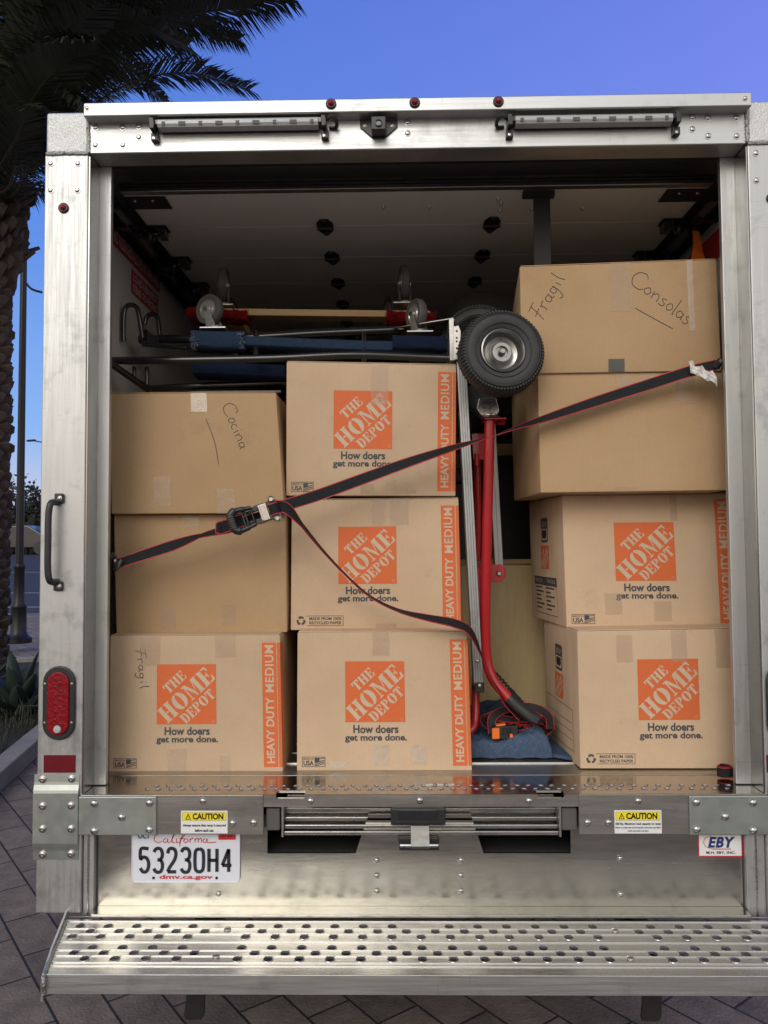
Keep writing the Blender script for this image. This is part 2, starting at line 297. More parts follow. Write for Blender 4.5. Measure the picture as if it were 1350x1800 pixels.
class Face:     # bilinear patch with metric u,v; used for print, labels, tape
    def __init__(s, bl, br, tr, tl):
        s.c = [Vector(p) for p in (bl, br, tr, tl)]; s.W = (s.c[1]-s.c[0]).length; s.H = (s.c[3]-s.c[0]).length
        s.n = (s.c[1]-s.c[0]).cross(s.c[3]-s.c[0]).normalized(); s.A = 0; s.seed = 0
    def __call__(s, u, v, off=0):    # u,v as fractions
        a,b,c,d = s.c; 
        if s.A:
            uu = min(max(u,0),1); vv = min(max(v,0),1); e = (16*uu*(1-uu)*vv*(1-vv))**.55
            off = off+s.A*e+e*.0011*(math.sin(uu*9+s.seed)*math.sin(vv*7+s.seed*1.7)+.6*math.sin(uu*17+vv*6+s.seed*2.3))
        return (a*(1-u)+b*u)*(1-v)+(d*(1-u)+c*u)*v+s.n*off
    def rect(s, mb, u0, v0, u1, v1, off, mi=0):
        if not s.A: return mb.add([s(u0,v0,off), s(u1,v0,off), s(u1,v1,off), s(u0,v1,off)], [(0,1,2,3)], mi)
        nu = max(1, round(abs(u1-u0)*24)); nv = max(1, round(abs(v1-v0)*24))
        return mb.add([s(u0+(u1-u0)*i/nu, v0+(v1-v0)*j/nv, off) for j in range(nv+1) for i in range(nu+1)], [(j*(nu+1)+i, j*(nu+1)+i+1, (j+1)*(nu+1)+i+1, (j+1)*(nu+1)+i) for j in range(nv) for i in range(nu)], mi)
    def poly(s, mb, pts, off, mi=0):
        return mb.add([s(u,v,off) for u,v in pts], [tuple(range(len(pts)))], mi)
    def frame(s, mb, u0, v0, u1, v1, w, off, mi=0):   # w in metres
        a = w/s.W; b = w/s.H
        s.rect(mb,u0,v0,u1,v0+b,off,mi); s.rect(mb,u0,v1-b,u1,v1,off,mi); s.rect(mb,u0,v0+b,u0+a,v1-b,off,mi); s.rect(mb,u1-a,v0+b,u1,v1-b,off,mi)
    def text(s, mb, t, u0, v0, u1, v1, off, mi=0, rot=0, bold=0, space=1.0, shear=0):
        vs, fs, _ = text2d(t, bold, space, shear)
        if rot == 90: vs = [(1-y, x) for x, y in vs]
        if rot == -90: vs = [(y, 1-x) for x, y in vs]
        return mb.add([s(u0+x*(u1-u0), v0+y*(v1-v0), off) for x, y in vs], fs, mi)
    def stroke(s, mb, pts, w, off, mi=0, k=5):       # pts as fractions, w metres
        q = smooth_path([(u*s.W, v*s.H, 0) for u, v in pts], k) if len(pts) > 2 else [Vector((u*s.W, v*s.H, 0)) for u, v in pts]
        vs = []; 
        for i, p in enumerate(q):
            t = (q[min(i+1,len(q)-1)]-q[max(i-1,0)]); t.normalize(); n = Vector((-t.y, t.x, 0))*w*.5
            for e in (p-n, p+n): vs.append(s(e.x/s.W, e.y/s.H, off))
        return mb.add(vs, [(2*i, 2*i+2, 2*i+3, 2*i+1) for i in range(len(q)-1)], mi)
def arc(cx, cy, rx, ry, a0, a1, n=12): return [(cx+rx*math.cos(R(a0+(a1-a0)*i/n)), cy+ry*math.sin(R(a0+(a1-a0)*i/n))) for i in range(n+1)]
def cres(cx, rx, ri, a0, a1, sgn):    # thick crescent half of a stencil O
    o = arc(cx, .5, rx, .52, a0, a1); i = arc(cx, .5, ri, .42, a1, a0); return o+i
GLY = {
 'T': [[(0,.66),(0,1),(.47,1),(.47,.9),(.2,.88),(.1,.66)], [(.53,1),(1,1),(1,.66),(.9,.66),(.8,.88),(.53,.9)], [(.33,.92),(.67,.92),(.67,.08),(.8,0),(.2,0),(.33,.08)]],
 'H': [[(0,0),(.44,0),(.44,.07),(.37,.09),(.37,.91),(.44,.93),(.44,1),(0,1),(0,.93),(.08,.91),(.08,.09),(0,.07)],
       [(.56,0),(1,0),(1,.07),(.92,.09),(.92,.91),(1,.93),(1,1),(.56,1),(.56,.93),(.63,.91),(.63,.09),(.56,.07)], [(.41,.45),(.59,.45),(.59,.55),(.41,.55)]],
 'E': [[(0,0),(.44,0),(.44,1),(0,1),(0,.93),(.09,.91),(.09,.09),(0,.07)], [(.5,1),(.93,1),(.95,.68),(.86,.7),(.76,.9),(.5,.91)], [(.5,0),(.5,.09),(.78,.1),(.9,.34),(1,.34),(.96,0)],
       [(.5,.46),(.64,.46),(.68,.34),(.74,.34),(.74,.68),(.68,.68),(.64,.56),(.5,.56)]],
 'O': [cres(.5,.5,.17,98,262,1), cres(.5,.5,.17,-82,82,1)],
 'M': [[(0,0),(.24,0),(.24,.06),(.17,.08),(.17,.92),(.1,.92),(.1,.08),(0,.06)], [(0,1),(.26,1),(.53,.30),(.53,0),(.48,0),(.14,.86),(0,.94)], [(.56,.28),(.74,1),(.68,1),(.545,.42)] , [(.66,0),(1,0),(1,.06),(.93,.08),(.93,.92),(1,.94),(1,1),(.74,1),(.70,.9),(.70,.08),(.66,.06)]],
 'D': [[(0,0),(.42,0),(.42,1),(0,1),(0,.93),(.1,.91),(.1,.09),(0,.07)], arc(.48,.5,.5,.5,90,-90)+arc(.48,.5,.2,.4,-90,90)],
 'P': [[(0,0),(.5,0),(.5,.07),(.42,.09),(.42,1),(0,1),(0,.93),(.1,.91),(.1,.09),(0,.07)], arc(.48,.73,.5,.27,90,-90)+arc(.48,.73,.2,.17,-90,90)],
}
def gword(word, ox, oy, wid, hgt, ang, widths=None):   # -> polygons in logo units
    ws = [ {'M':1.25,'O':1.0,'H':1.0,'T':.9,'E':.85,'D':.95,'P':.85}[c] for c in word]; gap = .09; tot = sum(ws)+gap*(len(ws)-1); k = wid/tot; x = 0; out = []
    ca, sa = math.cos(R(ang)), math.sin(R(ang))
    for c, w_ in zip(word, ws):
        for pl in GLY[c]:
            out.append([(ox+(x+px*w_)*k*ca-py*hgt*sa, oy+(x+px*w_)*k*sa+py*hgt*ca) for px, py in pl])
        x += w_+gap
    return out
LOGO = gword('THE', .205,.50,.42,.168,43)+gword('HOME', .192,.012,1.10,.285,43)+gword('DEPOT', .49,-.005,.70,.172,43)
def logo_print(face, u0, v0, u1, v1, parent, off=.0007, name='printed_logo'):
    mb = MB(); face.rect(mb, u0, v0, u1, v1, off, 0)
    for pl in LOGO:
        pl = [(min(max(x, 0.004), 1.0), min(max(y, 0.004), 1.0)) for x, y in pl]
        q = [(u0+x*(u1-u0), v0+y*(v1-v0)) for x, y in pl]
        q2 = [q[i] for i in range(len(q)) if i == 0 or (abs(q[i][0]-q[i-1][0])+abs(q[i][1]-q[i-1][1])) > 1e-5]
        if len(q2) > 2: face.poly(mb, q2, off+.0004, 1)
    # registered mark ring
    cx, cy = u0+.945*(u1-u0), v0+.05*(v1-v0)
    face.stroke(mb, [(cx+.0042/face.W*math.cos(a*.7), cy+.0042/face.H*math.sin(a*.7)) for a in range(10)], .0008, off+.0004, 1, 2)
    return mb.build(name, ['orange','cardletter'], parent, fix=False)
def usa_mark(face, u0, v0, u1, v1, parent):
    mb = MB(); o = .0007; face.frame(mb, u0, v0, u1, v1, .0016, o); du = u1-u0; dv = v1-v0
    face.text(mb, 'USA', u0+.06*du, v0+.12*dv, u0+.50*du, v0+.62*dv, o, bold=.03)
    face.text(mb, 'MADE IN', u0+.06*du, v0+.70*dv, u0+.50*du, v0+.88*dv, o, bold=.01)
    fx, fy, fw, fh = u0+.54*du, v0+.1*dv, .42*du, .8*dv
    face.rect(mb, fx, fy+.45*fh, fx+.5*fw, fy+fh, o)
    for k in range(4):
        y = k*.25
        face.stroke(mb, [(fx+.0*fw, fy+(y-.1)*fh*.8+.04*fh if k else fy+.02*fh), (fx+.35*fw, fy+(y*.8+.08)*fh), (fx+.65*fw, fy+(y*.8+.2)*fh), (fx+fw, fy+(min(y*.8+.28,.97))*fh)], .0024, o+.0001*k, k=3) if k != 3 else face.stroke(mb, [(fx+.5*fw, fy+.88*fh), (fx+fw, fy+.97*fh)], .0024, o)
    return mb.build('printed_origin_mark', 'ink', parent, fix=False)
def recycled_mark(face, u0, v0, u1, v1, parent):
    mb = MB(); o = .0007; du = u1-u0; dv = v1-v0
    cx, cy, r = u0+.11*du, v0+.5*dv, .0135
    for k in range(3):
        a = 90+120*k
        q = [(cx+r/face.W*math.cos(R(a+d))*s_, cy+r/face.H*math.sin(R(a+d))*s_) for d, s_ in ((-46,.85),(-24,.82),(0,.86),(20,.82))]
        face.stroke(mb, q, .0065, o+.0001*k, k=2)
        e = [(cx+r/face.W*math.cos(R(a+d))*s_, cy+r/face.H*math.sin(R(a+d))*s_) for d, s_ in ((20,.38),(20,1.3),(52,.85))]
        face.poly(mb, e, o+.0004+.0001*k)
    a, b = u0+.235*du, u1; h = .0014/face.H
    face.rect(mb, a, v0+.05*dv, b, v0+.05*dv+h, o); face.rect(mb, a-.03*du, v1-.05*dv-h, b, v1-.05*dv, o); face.rect(mb, b-.0014/face.W, v0+.05*dv+h, b, v1-.05*dv-h, o)
    face.text(mb, 'MADE FROM 100%', a+.05*du, v0+.56*dv, b-.04*du, v0+.82*dv, o, bold=.02)
    face.text(mb, 'RECYCLED PAPER', a+.05*du, v0+.18*dv, b-.04*du, v0+.44*dv, o, bold=.02)
    return mb.build('printed_recycling_mark', 'ink', parent, fix=False)
def slogan(face, uc, v, parent):
    mb = MB(); o = .0007
    face.text(mb, 'How doers', uc-.130, v+.050, uc+.130, v+.110, o, bold=.03)
    face.text(mb, 'get more done.', uc-.178, v-.018, uc+.178, v+.044, o, bold=.03)
    return mb.build('printed_slogan', 'ink', parent, fix=False)
def band(face, u0, u1, v0, v1, parent, um=None, side=None):
    mb = MB(); o = .0007; um = um or u1
    face.rect(mb, u0, v0, um, v1, o, 0); 
    if u1 > um: face.rect(mb, um+.006, v0, u1, v1, o, 0)
    w_ = um-u0
    face.text(mb, 'MEDIUM', u0+.20*w_, v0+.60*(v1-v0), u0+.82*w_, v0+.98*(v1-v0), o+.0004, 1, rot=90, bold=.02, space=1.1)
    face.text(mb, 'HEAVY DUTY', u0+.22*w_, v0+.03*(v1-v0), u0+.80*w_, v0+.56*(v1-v0), o+.0004, 1, rot=90, bold=.03)
    if side: side.rect(mb, 0, v0, .10, v1, o, 0); side.text(mb, 'HEAVY DUTY MEDIUM', .03, v0+.03, .06, v0+.4, o+.0004, 1, rot=90, bold=.02)
    return mb.build('printed_band', ['orange','cardletter'], parent, fix=False)
def tapes(face, rects, parent, m='tape'):
    for (u0, v0, u1, v1) in rects:
        mb = MB(); face.rect(mb, u0, v0, u1, v1, .0015)
        for q in mb.v: q += Vector((random.uniform(-1,1)*.0009, random.uniform(-.0002,.0002), random.uniform(-1,1)*.0009))
        mb.build('clear_tape', m, parent, fix=False)
def writing(face, strokes, box, parent, w=.0021, rot=0, under=None):
    # strokes in a 0..1 box written left to right; rot in degrees
    mb = MB(); cx, cy, L, Hh = box   # start point (fractions), length & height metres
    ca, sa = math.cos(R(rot)), math.sin(R(rot))
    for st in strokes:
        q = []
        for x, y in st:
            X = x*L; Yy = y*Hh; q.append((cx+(X*ca-Yy*sa)/face.W, cy+(X*sa+Yy*ca)/face.H))
        face.stroke(mb, q, w, .0009, k=5)
    return mb.build('handwriting', 'pen', parent, fix=False)

def carton(label, m, fl, Y, depth, YR=None, shift=0.0, lean=0, cat='cardboard box', group='cardboard moving boxes stacked in the truck', bulge=0):
    """fl: front corners BL BR TR TL as seen; Y front depth (YR at right); depth back; shift: sideways drift of the back"""
    YR = Y if YR is None else YR
    bl = P(*fl[0], Y); br = P(*fl[1], YR); tr = P(*fl[2], YR+lean); tl = P(*fl[3], Y+lean)
    zb = (bl.z+br.z)/2; bl.z += (zb-bl.z)*.5; br.z += (zb-br.z)*.5
    for p_ in (bl, br, tr, tl): p_ += Vector((random.uniform(-1,1)*.0018, 0, random.uniform(-1,1)*.0018))
    bk = Vector((shift, depth, 0))
    c = (bl+br)/2+bk/2
    root = thing('cardboard_box', (c.x, c.y, min(bl.z, br.z)), label, cat, group)
    mb = MB()
    # subdivided shell with gently uneven faces
    def grid(A,B,C_,D_,nu=8,nv=8,amp=.0):
        o = len(mb.v); vs = []
        for j in range(nv+1):
            for i in range(nu+1):
                u = i/nu; v = j/nv; vs.append((A*(1-u)+B*u)*(1-v)+(D_*(1-u)+C_*u)*v)
        mb.add(vs, [(j*(nu+1)+i, j*(nu+1)+i+1, (j+1)*(nu+1)+i+1, (j+1)*(nu+1)+i) for j in range(nv) for i in range(nu)])
    front = Face(bl, br, tr, tl)
    left = Face(bl+bk, bl, tl, tl+bk); right = Face(br, br+bk, tr+bk, tr); top = Face(tl, tr, tr+bk, tl+bk)
    back = Face(br+bk, bl+bk, tl+bk, tr+bk); bot = Face(bl+bk, br+bk, br, bl)
    sd = random.uniform(0, 6)
    for k_, fc in enumerate((front, left, right, top, back, bot)):
        fc.seed = sd+k_; fc.A = (.0045, .005, .005, 1e-6, .003, 1e-6)[k_] if not bulge else bulge; o_ = len(mb.v); n_ = 24
        mb.add([fc(i/n_, j/n_) for j in range(n_+1) for i in range(n_+1)], [(j*(n_+1)+i, j*(n_+1)+i+1, (j+1)*(n_+1)+i+1, (j+1)*(n_+1)+i) for j in range(n_) for i in range(n_)])
    body = mb.build('carton', m, root, weld=True, bevel=.0028, seg=2)
    # top flaps: thin boards with a slight gap and tilt
    for v0, v1 in ((.0, .492), (.508, 1.0)):
        lift = random.uniform(.0004, .0022); a_ = [top(.004, v0+.003), top(.996, v0+.003), top(.996, v1), top(.004, v1)]; up_ = Vector((0,0,.0030))
        l_ = [Vector((0,0,random.uniform(.0002,.0012)+(lift if k_ > 1 else 0))) for k_ in range(4)]
        q_ = [a_[k_]+l_[k_] for k_ in range(4)]
        fm = MB(); fm.add(q_+[p_+up_ for p_ in q_], [(0,1,2,3),(4,5,6,7),(0,1,5,4),(1,2,6,5),(2,3,7,6),(3,0,4,7)]); fm.build('top_flap', m, root, bevel=.001, seg=1)
    # taped flap seam on the top
    s = MB(); top.rect(s, .0, .44, 1.0, .56, .0062); s.build('seam_tape', 'tape', root, fix=False)
    return root, front, left, right, top

# stroke lettering
FRAGIL = [[(.02,.95),(.22,1.0)],[(.12,1.0),(.08,.5),(.03,.05)],[(.0,.5),(.17,.58)],[(.22,.6),(.24,.3),(.22,.15)],[(.23,.45),(.28,.6),(.34,.58)],
          [(.48,.52),(.40,.55),(.37,.35),(.42,.2),(.48,.35),(.49,.55),(.48,.25),(.53,.2)],[(.66,.5),(.58,.55),(.56,.35),(.61,.22),(.67,.38),(.67,.55),(.66,.1),(.60,-.2),(.54,-.1)],
          [(.76,.5),(.77,.2)],[(.765,.72),(.77,.76)],[(.88,1.0),(.87,.5),(.90,.15)]]
CONSOLAS = [[(.2,.85),(.14,1.0),(.04,.85),(.0,.5),(.05,.15),(.16,.1),(.22,.25)],[(.28,.5),(.24,.3),(.29,.12),(.34,.3),(.31,.5),(.28,.5)],[(.38,.5),(.39,.12)],[(.39,.35),(.44,.52),(.48,.4),(.48,.12)],
            [(.60,.52),(.54,.48),(.55,.36),(.60,.28),(.58,.12),(.52,.12)],[(.67,.5),(.64,.3),(.68,.12),(.73,.3),(.70,.5),(.67,.5)],[(.77,1.0),(.77,.15),(.79,.12)],
            [(.90,.45),(.85,.5),(.82,.3),(.86,.12),(.91,.3),(.91,.5),(.915,.15),(.93,.12)],[(1.02,.52),(.97,.46),(.99,.34),(1.03,.22),(1.0,.08),(.95,.1)]]
COCINA = [[(.24,.8),(.2,1.0),(.08,.95),(.0,.6),(.04,.2),(.16,.08),(.26,.2)],[(.34,.55),(.30,.3),(.35,.12),(.41,.3),(.38,.55),(.34,.55)],[(.52,.5),(.46,.5),(.45,.25),(.50,.12),(.54,.2)],
          [(.60,.5),(.61,.12)],[(.605,.7),(.61,.74)],[(.67,.5),(.68,.12)],[(.68,.35),(.74,.55),(.79,.4),(.80,.12)],[(.93,.45),(.88,.5),(.85,.3),(.89,.12),(.95,.3),(.95,.5),(.955,.15),(.98,.12)]]
FLOOR = PZ(700, 1397, 0) ; FLOOR_Z = P(700, 1396, 0).z

def printed(label, fl, Y, depth=.38, mark='usa', partial=False, **k):
    root, f, l, r, t = carton(label, 'card', fl, Y, depth, **k)
    logo_print(f, .28, .352, .625, .79, root); slogan(f, .455, .222, root)
    band(f, .893, .998, .037, .945, root, um=.975, side=r if not partial else None)
    (usa_mark(f, .03, .03, .163, .103, root) if mark == 'usa' else recycled_mark(f, .03, .03, .31, .115, root))
    return root, f, l, r, t
# --- boxes
b1, f, l, r, t = printed('printed box with handwriting on its left, bottom of the left stack', [(191,1357),(497,1356),(492,1116),(194,1118)], .22)
writing(f, FRAGIL, (.150,.90,.135,.034), b1, rot=-84); tapes(f, [(.18,.78,.30,1.0),(.34,.0,.45,.17),(.64,.0,.70,.12),(.62,.84,.74,1.0)], b1)
b2, f, l, r, t = carton('plain brown box behind the left end of the strap, middle of the left stack', 'card2', [(205,1113),(505,1111),(502,903),(200,905)], .285, .40)
tapes(f, [(.40,.90,.50,1.0),(.62,.06,.70,.24),(.27,.03,.35,.20)], b2)
b3, f, l, r, t = carton('plain brown box with one long handwritten word, top of the left stack', 'card2', [(196,903),(501,902),(486,690),(193,692)], .25, .40, lean=.03)
writing(f, COCINA, (.665,.885,.158,.048), b3, rot=-70); writing(f, [[(0,.0),(.5,.06),(1,0)]], (.575,.78,.155,.12), b3, rot=-77)
tapes(f, [(.49,.84,.585,1.0)], b3, 'glinttape'); tapes(f, [(.25,.06,.35,.30),(.62,.0,.72,.2)], b3)
m1_, f, l, r, t = printed('printed box with shiny torn tape below its slogan, bottom of the middle stack', [(521,1356),(829,1354),(822,1110),(522,1112)], .22)
tapes(f, [(.44,.04,.53,.19),(.66,.05,.74,.19),(.19,.02,.29,.07)], m1_, 'glinttape'); tapes(f, [(.44,.83,.54,1.0)], m1_)
m2_, f, l, r, t = printed('printed box crossed by the hanging strap tail, middle of the middle stack', [(510,1108),(812,1106),(806,876),(512,879)], .30, mark='rec')
tapes(f, [(.48,.80,.56,1.0),(.59,.80,.70,1.0),(.5,.01,.62,.05)], m2_)
m3_, f, l, r, t = printed('printed box with dirt smudge at its upper right, top of the middle stack', [(503,869),(800,874),(803,641),(504,636)], .29)
tapes(f, [(.50,.68,.60,1.0),(.44,.02,.52,.09),(.67,.02,.77,.045)], m3_)
r1_, f, l, r, t = carton('printed box with recycling mark beside the rolled strap, bottom of the right stack', 'card', [(1021,1350),(1331,1352),(1323,1104),(1014,1109)], .225, .40, shift=-.028)
logo_print(f, .335, .352, .68, .79, r1_); slogan(f, .515, .222, r1_); recycled_mark(f, .03, .03, .31, .115, r1_)
tapes(f, [(.22,.77,.31,.97),(.53,.77,.62,1.0),(.78,.72,.88,1.0)], r1_)
def side_prints(l, root, full):
    mb = MB(); o = .0007
    l.poly(mb, [(.40,.66),(.43,.645),(.57,.645),(.60,.66),(.60,.835),(.57,.845),(.43,.845),(.40,.835)], o, 0); l.text(mb, 'MEDIUM', .43,.775,.57,.815, o+.0004, 2); l.poly(mb, [(.425,.665),(.575,.665),(.585,.685),(.585,.755),(.415,.755),(.415,.685)], o+.0003, 2); 
    pts = [(.5+.10*math.cos(R(a))*1.0, .715+.028*math.sin(R(a))) for a in range(0,360,30)]
    l.poly(mb, [(.45,.68),(.55,.68),(.565,.70),(.565,.745),(.435,.745),(.435,.70)], o+.0006, 1)
    if full:
        l.rect(mb, .14, .30, .80, .365, o, 0); l.frame(mb, .14, .06, .80, .30, .002, o, 0)
        l.text(mb, 'PLACE IN', .18,.318,.40,.348, o+.0004, 2); l.text(mb, 'FRAGILE', .55,.318,.76,.348, o+.0004, 2)
        for k in range(6):
            l.rect(mb, .18, .27-k*.034, .18+.2+.05*math.sin(k*2), .283-k*.034, o, 0); l.rect(mb, .50, .27-k*.034, .50+.18+.05*math.cos(k*3), .283-k*.034, o, 0)
    else:
        l.frame(mb, .08, .08, .86, .40, .002, o, 0)
        for k in range(3): l.rect(mb, .14, .16+k*.065, .82, .164+k*.065, o+.0002, 0)
    mb.build('printed_side_text', ['ink','dark','card'], root, fix=False)
    logo_print(l, .38, .43, .62, .62, root)
side_prints(l, r1_, False)
r2_, f, l, r, t = carton('printed box with dark handle hole and checklist on its side, right stack', 'card', [(997,1104),(1306,1103),(1292,868),(987,870)], .33, .40, shift=-.04)
logo_print(f, .29, .352, .635, .79, r2_); slogan(f, .465, .222, r2_); usa_mark(f, .03, .03, .163, .103, r2_); band(f, .875, .985, .037, .96, r2_, um=.965)
tapes(f, [(.50,.05,.60,.2),(.22,.10,.32,.26),(.62,.8,.66,1.0)], r2_); side_prints(l, r2_, True)
r3_, f, l, r, t = carton('large plain brown box under the white paper tag, third up in right stack', 'card2', [(950,867),(1279,862),(1271,650),(945,655)], .215, .42, shift=-.02)
tapes(f, [(.55,.90,.65,1.0),(.74,.72,.84,1.0),(.42,.86,.52,1.0),(.40,.0,.52,.04)], r3_)
r4_, f, l, r, t = carton('large plain brown box with two handwritten words, top of the right stack', 'card2', [(917,657),(1268,651),(1259,455),(914,468)], .205, .45, shift=.045)
tapes(f, [(.46,.55,.56,1.0)], r4_); tapes(f, [(.845,.36,.875,1.0)], r4_, 'glinttape')
mb = MB(); f.rect(mb, .435, .005, .515, .12, .0009); mb.build('grey_tape', 'grub', r4_, fix=False)
writing(f, FRAGIL, (.115,.48,.165,.060), r4_, rot=58); writing(f, CONSOLAS, (.545,.80,.215,.060), r4_, rot=-38); writing(f, [[(0,0),(.5,.0),(1,.02)]], (.575,.58,.135,.1), r4_, rot=-31)

# ------------------------------------------------------------------ the truck body
truck = thing('box_truck', (.06, 0, 0), 'bare aluminium box truck with roll-up door open, loaded with moving boxes', 'truck')
X = lambda px, py=800, Y=0: P(px, py, Y).x
Z = lambda py, px=700, Y=0: P(px, py, Y).z
xl0, xl1 = X(72), X(150); xr0 = X(1329); xr1 = xr0+(xl1-xl0)
zp0 = Z(1606, 100); zt = Z(262)
def rivet_mesh(r=.008, h=.004, screw=True):
    mb = MB(); mb.lathe((0,0,0), (0,-1,0), [(r*1.25,0),(r*1.25,.0008),(r,.001),(r*.85,h*.7),(r*.5,h),(r*.32,h*1.02),(r*.28,h*.75),(0,h*.72)] if screw else [(r,0),(r*.96,h*.35),(r*.75,h*.75),(r*.4,h*.97),(0,h)], 14)
    return mb
_riv = {}
def rivets(parent, pts, Y, r=.008, h=.004, m='steel', name='rivet', screw=True):
    for px, py in pts:
        key = (name, r, m, screw); p = P(px, py, Y)
        if key not in _riv:
            o = rivet_mesh(r, h, screw).build(name, m, None, smooth=True); _riv[key] = o.data; 
        else:
            o = bpy.data.objects.new(name, _riv[key]); COL.objects.link(o)
        o.parent = parent; off = Vector(parent['_o']); o.location = p-off
# posts
def post(x0, x1, fx0, fx1):
    mb = MB(); mb.box(x0, x1, 0, .08, zp0, Z(272,100)); return mb.build('corner_post', 'aluv', truck, bevel=.004)
pl_ = post(xl0, xl1, 0, 0); pr_ = post(xr0, xr1, 0, 0)
for a, b in ((xl1+.001, X(193,800,.085)), (X(1277,800,.085), xr0-.001)):
    mb = MB(); mb.box(a, b, .078, .098, FLOOR_Z+.002, Z(285,700,.08)); mb.build('door_jamb', 'aluv', truck, bevel=.003)
    mb = MB(); mb.box(a if a < 0 else b-.003, a+.003 if a < 0 else b, .003, .0775, FLOOR_Z+.002, Z(266)); mb.build('jamb_liner', 'liner', truck)
# castings + welds
zc0, zc1 = Z(271,100), Z(198,100)
for x0, x1 in ((xl0+.001, xl1-.002), (xr0+.001, xr1)):
    mb = MB(); mb.box(x0+.003, x1+.001, -.003, .083, zc0+.002, zc1); mb.build('corner_casting', 'cast', truck, bevel=.008, seg=3)
def weld(pts, r=.0055, parent=truck):
    q = smooth_path(pts, 14); rs = [r*(.75+.35*abs(math.sin(i*1.3))+random.uniform(-.1,.1)) for i in range(len(q))]
    q = [p+Vector((random.uniform(-1,1), 0, random.uniform(-1,1)))*.0012 for p in q]
    return MB().tube(q, rs, 8).build('weld_bead', 'weld', parent, smooth=True)
weld([(xl0+.006,-.001,zc0), ((xl0+xl1)/2,-.001,zc0+.001), (xl1,-.001,zc0+.001)])
weld([(xl1+.001,-.001,zc0), (xl1,-.001,(zc0+zc1)/2), (xl1-.002,-.001,zc1-.02)])
weld([(xr0,-.001,zc0), ((xr0+xr1)/2,-.001,zc0+.001), (xr1,-.001,zc0+.001)])
weld([(xr0-.001,-.001,zc0+.003), (xr0-.001,-.001,(zc0+zc1)/2), (xr0,-.001,zc1-.02)])
# header + visor
zh0, zh1 = Z(262), Z(208); hb = MB().box(xl1+.002, xr0-.002, .0, .08, zh0, zh1+.05).build('header_beam', 'alu', truck, bevel=.004)
zv0 = P(700,196,-.041).z; zv1 = P(700,171,-.041).z
vb = MB().box(P(146,190,-.041).x, P(1322,170,-.041).x, -.041, .06, zv0, zv1).build('visor_beam', 'alu', truck, bevel=.005)
rivets(hb, [(168,224),(216,224),(244,222),(244,241),(168,255),(216,255),(716,215),(716,234),(1217,206),(1217,227),(1244,207),(1294,207),(1245,239),(1295,239)], -.0005)
rivets(vb, [(153,190),(1310,173)], -.0415, .006)
rivets(pl_, [(89,287),(137,287),(89,334),(136,334)], -.0005); rivets(pr_, [(1329,269),(1330,317),(1374,269),(1375,317)], -.0005)
# marker lamps
def marker(px, py, Y):
    p = P(px, py, Y); b = MB().lathe(p, (0,-1,0), [(.0155,-.002),(.0155,.003),(.0125,.006),(.0095,.006)], 24).build('marker_lamp', 'black', truck, smooth=True)
    MB().lathe(p, (0,-1,0), [(.0095,.003),(.0095,.0065),(.0078,.011),(.004,.0135),(0,.0142)], 20).build('lens', 'redlens', b, smooth=True)
for px, py, Y in ((582,183,-.041),(729,181,-.041),(876,179,-.041),(112,366,0),(1356,349,0)): marker(px, py, Y)
# work lights
def work_light(xa, xb, ya, yb, cable_left):
    A = P(xa, ya, -.045); B = P(xb, yb, -.045); A.y = B.y = -.03; DY = .018; zc = (A.z+B.z)/2+.007
    body = MB().box(A.x, B.x, -.032, -.006, zc-.004, zc+.015).build('work_light', 'blackm', truck, bevel=.004)
    lens = MB(); n = 14
    ys = [-.012, -.036, -.041, -.039, -.0325]; zs = [-.015,-.013,-.005,.006,.0125]
    vs = [(x, y, zc+z) for x in (A.x+.012, B.x-.012) for y, z in zip(ys, zs)]
    lens.add(vs, [(i, i+1, i+6, i+5) for i in range(4)]+[(0,1,2,3,4),(9,8,7,6,5)])
    lens.build('lens', 'glass', body)
    for k in range(9):
        x = A.x+.03+(B.x-A.x-.06)*k/8; MB().box(x-.005*(1+k%2), x+.005*(1+k%2), -.0418, -.0404, zc-.009, zc+.001).build('led_chip', 'grub', body)
    for x in (A.x-.004, B.x+.004):
        MB().prism([(x-.006,-.043,zc-.019),(x+.006,-.043,zc-.019),(x+.008,-.043,zc-.005),(x+.005,-.043,zc+.013),(x-.007,-.043,zc+.014),(x-.008,-.043,zc+.006)], (0,.035,0)).build('bracket', 'black', body, bevel=.002)
        MB().box(x-.009, x+.012, -.018, -.001, zc-.042, zc-.018).build('foot', 'black', body, bevel=.002)
        rv = MB().lathe((x, -.0185, zc-.036), (0,-1,0), [(.005,0),(.004,.003),(0,.0035)], 12).build('screw', 'steel', body, smooth=True)
    x = (A.x-.01) if cable_left else (B.x+.01); s = -1 if cable_left else 1
    MB().tube(smooth_path([(x,-.03,zc+.004),(x+s*.018,-.045,zc+.006),(x+s*.03,-.03,zc+.002),(x+s*.028,-.008,zc-.006),(x+s*.008,-.002,zc-.004)]), .0055, 8).build('cable', 'black', body, smooth=True)
work_light(268, 566, 216, 214, False); work_light(900, 1192, 210, 207, True)
# rear camera
c0 = P(666, 228, 0)
rc = MB().prism([(c0.x-.055,-.001,c0.z+.028),(c0.x+.055,-.001,c0.z+.028),(c0.x+.055,-.001,c0.z+.005),(c0.x+.018,-.001,c0.z-.028),(c0.x-.018,-.001,c0.z-.028),(c0.x-.055,-.001,c0.z+.005)], (0,-.004,0)).build('rear_camera', 'black', truck, bevel=.003)
MB().box(c0.x-.021, c0.x+.021, -.045, -.005, c0.z-.024, c0.z+.016).build('housing', 'black', rc, bevel=.003)
MB().lathe((c0.x, -.045, c0.z-.006), (0,-1,0), [(.011,0),(.011,.003),(.008,.004),(.007,.001),(0,.001)], 20).build('camera_lens', 'blackm', rc, smooth=True)
rivets(rc, [(642,221),(690,221)], -.006, .004)
